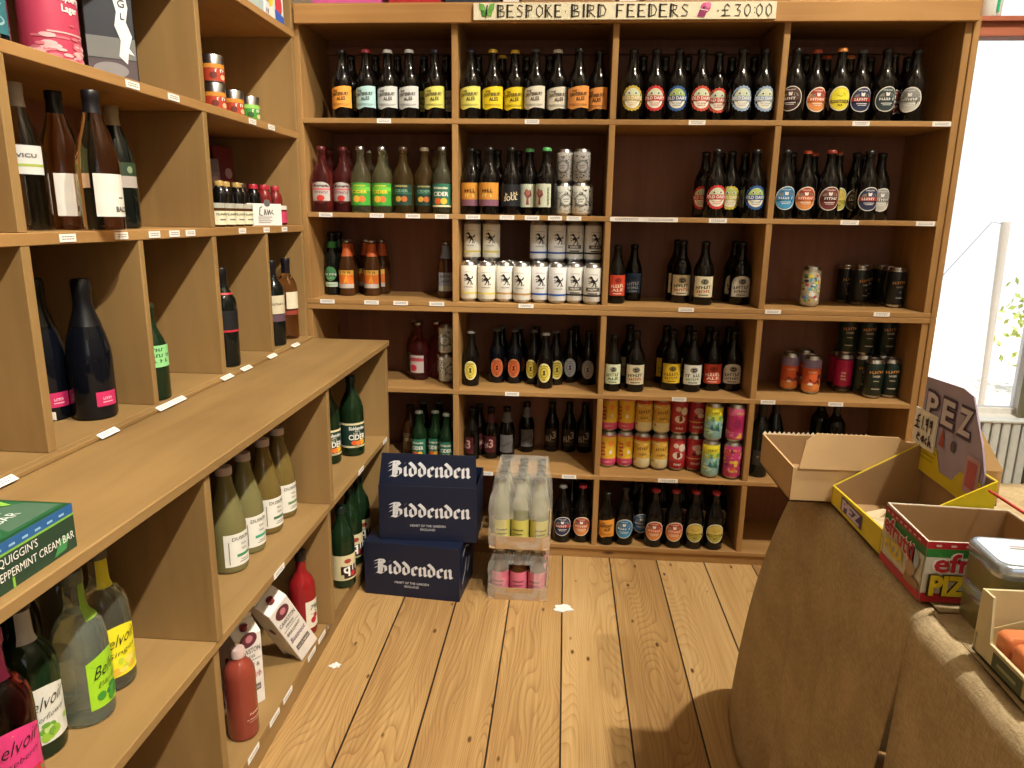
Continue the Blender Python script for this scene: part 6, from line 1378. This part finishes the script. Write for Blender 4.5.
def pez_box():
    t = at_table('sweet_tray', 'yellow sweet dispenser display tray lettered PEZ on the table', 'display box')
    Y = mat('yellow_display_card', '#D9C51E', .45); x0, x1, y0, y1 = .497, .652, 1.052, 1.262
    b = MB(); tray_walls(b, x0, x1, y0, y1, (.044, .130, .130, .036), .003, Y, CARDIN); b.build('tray_body', t)
    b = MB(); f = Flat(b, (x0-.0003, 0, 0), (0, -1, 0), (0, 0, 1))
    f.rect(-1.215, -1.125, .010, .034, paint('#4A3A6A')); f.text('PEZ', -1.170, .013, .018, paint('#C9BEDA'), 2, width=.078, bold=.05); b.build('front_lettering', t)
    b = MB(); b.add([(x0+.006, 1.17, .020), (x0+.006, 1.085, .022), (x0+.05, 1.085, .034), (x0+.052, 1.12, .040), (x0+.03, 1.135, .03), (x0+.05, 1.15, .036), (x0+.052, 1.17, .032)], [(0, 1, 2, 3, 4, 5, 6)], mat('pale_inner_card', '#D2C2A0', .8)); b.build('torn_inner_flap', t)
    # header card rising from the back of the tray
    X = .640; z = TZ+.007
    b = MB(); e = .0025; lil = mat('lilac_header_card', '#A89CB4', .5)
    pl = [(1.275, .075), (1.070, .070), (1.068, .134), (1.085, .172), (1.108, .208), (1.128, .240), (1.160, .246), (1.275, .240)]
    b.add([(X, y, zz) for y, zz in pl]+[(X+e, y, zz) for y, zz in pl], [list(range(8)), list(range(15, 7, -1))]+[(i, i+8, (i+1) % 8+8, (i+1) % 8) for i in range(8)], lil); h = b.build('header_card', t)
    b = MB(); f = Flat(b, (X-.0004, 0, 0), (0, -1, 0), (0, 0, 1))
    f.poly([(-1.274, .076), (-1.072, .072), (-1.072, .118), (-1.13, .116), (-1.15, .094), (-1.19, .094), (-1.21, .130), (-1.274, .134)], paint('#D2BE22'), 1)
    for i, ch in enumerate('PEZ'):
        f.text(ch, -1.240+.052*i, .174, .044, paint('#4A3A52'), 2, width=.046, bold=.09); f.text(ch, -1.2405+.052*i, .176, .041, paint('#D2CAD6'), 3, width=.038, bold=.03)
    f.poly([(-1.205, .138), (-1.196, .172), (-1.186, .135)], paint('#A84A44'), 2); f.ell(-1.16, .148, .008, .010, paint('#5A4A56'), 2, 12)
    f.rect(-1.118, -1.078, .090, .150, paint('#C29AA2'), 2); f.rect(-1.112, -1.086, .100, .142, paint('#B85A5E'), 3)
    for i in range(4): f.rect(-1.262+.0, -1.215+.004*i, .100+.008*i, .103+.008*i, paint('#A8961A'), 2)
    b.build('header_print', h)
    tt = thing('price_card', 'small white handwritten price card reading 1.99 each on the tray header', 'price card')
    b = MB(); f = Flat(b, (X-.002, 0, z), (0, -1, 0), (0, 0, 1)); b.box(X-.004, X-.0016, 1.214, 1.290, z+.118, z+.182, PAPER); b.build('card', tt)
    b = MB(); f = Flat(b, (X-.0042, 0, z), (0, -1, 0), (0, 0, 1)); k = paint('#3A3038'); s = .003
    f.stroke([(-1.268, .172), (-1.276, .168), (-1.276, .150), (-1.284, .148), (-1.266, .149)], s, k); f.stroke([(-1.282, .159), (-1.268, .160)], s, k); f.stroke([(-1.258, .172), (-1.258, .150)], s, k); f.stroke([(-1.252, .150), (-1.250, .151)], s, k)
    for x in (-1.240, -1.226): f.stroke([(x, .166), (x-.006, .170), (x-.006, .160), (x, .162), (x, .172), (x-.001, .149)], s, k)
    f.stroke([(-1.270, .134), (-1.262, .136), (-1.268, .140), (-1.272, .130), (-1.262, .127)], s, k); f.stroke([(-1.250, .138), (-1.256, .132), (-1.250, .128), (-1.248, .138), (-1.246, .127)], s, k); f.stroke([(-1.236, .138), (-1.242, .132), (-1.236, .127)], s, k); f.stroke([(-1.230, .144), (-1.230, .126), (-1.226, .135), (-1.221, .126)], s, k)
    b.build('handwriting', tt)
pez_box()
def gummy_box():
    t = at_table('gummy_box', 'open gummy sweet box in red, green and white lettered efrutti', 'display box')
    x0, x1, y0, y1, h = .495, .670, .921, 1.046, .088
    wm = mat('white_print_card', '#CFCBBB', .5); b = MB(); tray_walls(b, x0, x1, y0, y1, (h, h, h, h+.004), .0025, wm, CARDIN); b.build('box_body', t)
    red, green, yel = paint('#B02430'), paint('#2E7A34'), paint('#D6BE2A')
    b = MB()
    for o, r, L in (((x0-.0003, y1, 0), (0, -1, 0), y1-y0), ((x0, y0-.0003, 0), (1, 0, 0), x1-x0)):
        f = Flat(b, o, r, (0, 0, 1))
        f.rect(0, L, h-.010, h, red); f.rect(0, L, .060, h-.010, green); f.poly([(0, .066), (0, .040), (L*.3, .052), (L*.66, .048), (L, .060), (L, .066)], wm, 2); f.rect(0, L, 0, .013, red)
        for i in range(8): f.rect(L*.06+i*L*.11, L*.06+i*L*.11+.007, h-.0065, h-.0035, paint('#D9B4A8'), 3)
    b.build('printed_bands', t); b = MB()
    f = Flat(b, (x0-.0003, y1, 0), (0, -1, 0), (0, 0, 1)); L = y1-y0
    f.text('efrutti', L*.42, .050, .025, WHITE, 4, width=.098, slope=-.10, bold=.07); f.text('efrutti', L*.42, .050, .025, red, 5, width=.092, slope=-.10, bold=.025); f.text('PIZZA', L*.34, .026, .020, yel, 4, width=.060, slope=-.06, bold=.04)
    f.ell(L*.80, .052, .015, .016, paint('#A9B4C4'), 4); f.ell(L*.76, .034, .013, .011, paint('#B89A7A'), 5); f.poly([(L*.62, .010), (L*.94, .012), (L*.98, .022), (L*.66, .026)], paint('#9A7A4E'), 3)
    b.build('side_print', t); b = MB()
    f = Flat(b, (x0, y0-.0003, 0), (1, 0, 0), (0, 0, 1))
    f.text('efrutti', .064, .046, .026, WHITE, 4, width=.112, bold=.07); f.text('efrutti', .064, .046, .026, red, 5, width=.106, bold=.025); f.text('PIZZA', .056, .012, .027, paint('#3A2A1A'), 3, width=.100, bold=.08); f.text('PIZZA', .056, .012, .027, yel, 4, width=.094, bold=.05)
    b.build('front_print', t)
gummy_box()
def rounded(w, d, r, n=6):
    pts = []
    for cx, cy, a0 in ((w/2-r, d/2-r, 0), (-w/2+r, d/2-r, 90), (-w/2+r, -d/2+r, 180), (w/2-r, -d/2+r, 270)):
        for i in range(n+1): a = R(a0+90*i/n); pts.append((cx+r*math.cos(a), cy+r*math.sin(a)))
    return pts
def slabs(b, levels, m, mats=None):
    """stack of rounded outlines (w, d, r, z)"""
    rings = [[(x, y, z) for x, y in rounded(w, d, r)] for w, d, r, z in levels]; n = len(rings[0]); vs = [p for g in rings for p in g]
    b.add(vs, [(j*n+i, j*n+(i+1) % n, (j+1)*n+(i+1) % n, (j+1)*n+i) for j in range(len(levels)-1) for i in range(n)]+[[(len(levels)-1)*n+i for i in range(n)], [i for i in range(n)][::-1]], m, True)
def tins():
    olive = mat('olive_printed_tin', '#8A8458', .35, metal=.3); silver = mat('blue_silver_lid', '#BCC9DA', .22, metal=.75)
    for n, (z, txt) in enumerate(((TZ+.007, 'square printed tin underneath the silver lidded tin'), (TZ+.0595, 'square tin with rounded silver blue lid, topmost of the two'))):
        t = thing('square_tin', txt, 'tin', (.588, .862, z), R(-4), 'stacked square tins on the table')
        b = MB(); slabs(b, [(.108, .084, .014, 0), (.110, .086, .015, .002), (.110, .086, .015, .038)], olive); b.build('tin_body', t)
        b = MB(); slabs(b, [(.112, .088, .016, .034), (.1135, .0895, .017, .035), (.1135, .0895, .017, .049), (.109, .085, .016, .0518), (.106, .082, .015, .0520)], silver); b.build('lid', t)
        b = MB(); f = Flat(b, (0, 0, .0523), (1, 0, 0), (0, 1, 0)); f.poly(rounded(.100, .076, .013), paint('#DDE8F2', .3), .3); f.rect(-.020, .022, .008, .010, INKGREY, 1); f.rect(-.018, .020, .014, .016, paint('#A8707A'), 1); f.rect(-.010, .026, -.022, -.004, paint('#4A5262'), 1)
        for i in range(4): f.rect(-.008+.008*i, -.004+.008*i, -.019, -.007, paint('#B9C8D6', .3), 2)
        b.build('lid_print', t)
tins()
def soap_box():
    t = at_table('soap_box', 'cream display box of orange soaps nearest the table edge', 'display box', TZ+.0115)
    cr = mat('cream_display_card', '#D3C8A0', .6); x0, x1, y0, y1 = .502, .66, .690, .804
    b = MB(); tray_walls(b, x0, x1, y0, y1, (.026, .080, .080, .026), .003, cr, cr)
    b.hexa([(x0, y1-.03, .0262), (x0+.003, y1-.03, .0262), (x0+.003, y1, .0262), (x0, y1, .0262), (x0, y1-.022, .080), (x0+.003, y1-.022, .080), (x0+.003, y1, .080), (x0, y1, .080)], cr)
    b.hexa([(x0+.0035, y1-.004, .001), (x1, y1-.004, .001), (x1, y1-.0005, .001), (x0+.0035, y1-.0005, .001), (x0+.0035, y1-.004, .080), (x1, y1-.004, .080), (x1, y1-.0005, .080), (x0+.0035, y1-.0005, .080)], cr); b.build('box_body', t)
    b = MB(); f = Flat(b, (x0-.0003, y1, 0), (0, -1, 0), (0, 0, 1)); f.rect(.040, .095, .003, .022, paint('#4A5236')); f.rect(.050, .085, .010, .014, paint('#9AA07A'), 2); b.build('printed_label', t)
    for i, y in enumerate((.776, .746, .716)):
        s = thing('soap_bar', f'orange soap bar in the cream display box, {ORD[i]} from the tins', 'soap', (.575, y-.006, TZ+.0155), 0, 'orange soaps in the cream box')
        b = MB(); slabs(b, [(.120, .022, .006, 0), (.128, .025, .007, .004), (.128, .025, .007, .034), (.120, .020, .006, .038)], mat('orange_soap', '#D07A4A', .5)); b.build('bar', s)
        b = MB(); b.box(-.03, .03, -.0132, .0132, .002, .0388, mat('soap_paper_band', '#C9A07A', .6)); b.build('paper_band', s, .001)
soap_box()
a, c = at_y(992, 492.5, 1.035), at_y(1024, 513, .965); d = (c-a).normalized()
b = MB(); b.tube([a-d*.006, c, c+d*.06], .0022, mat('red_plastic_straw', '#B83A30', .4), 8); tag(b.build('drinking_straw'), 'thin red straw lying across the open gummy box', 'straw')
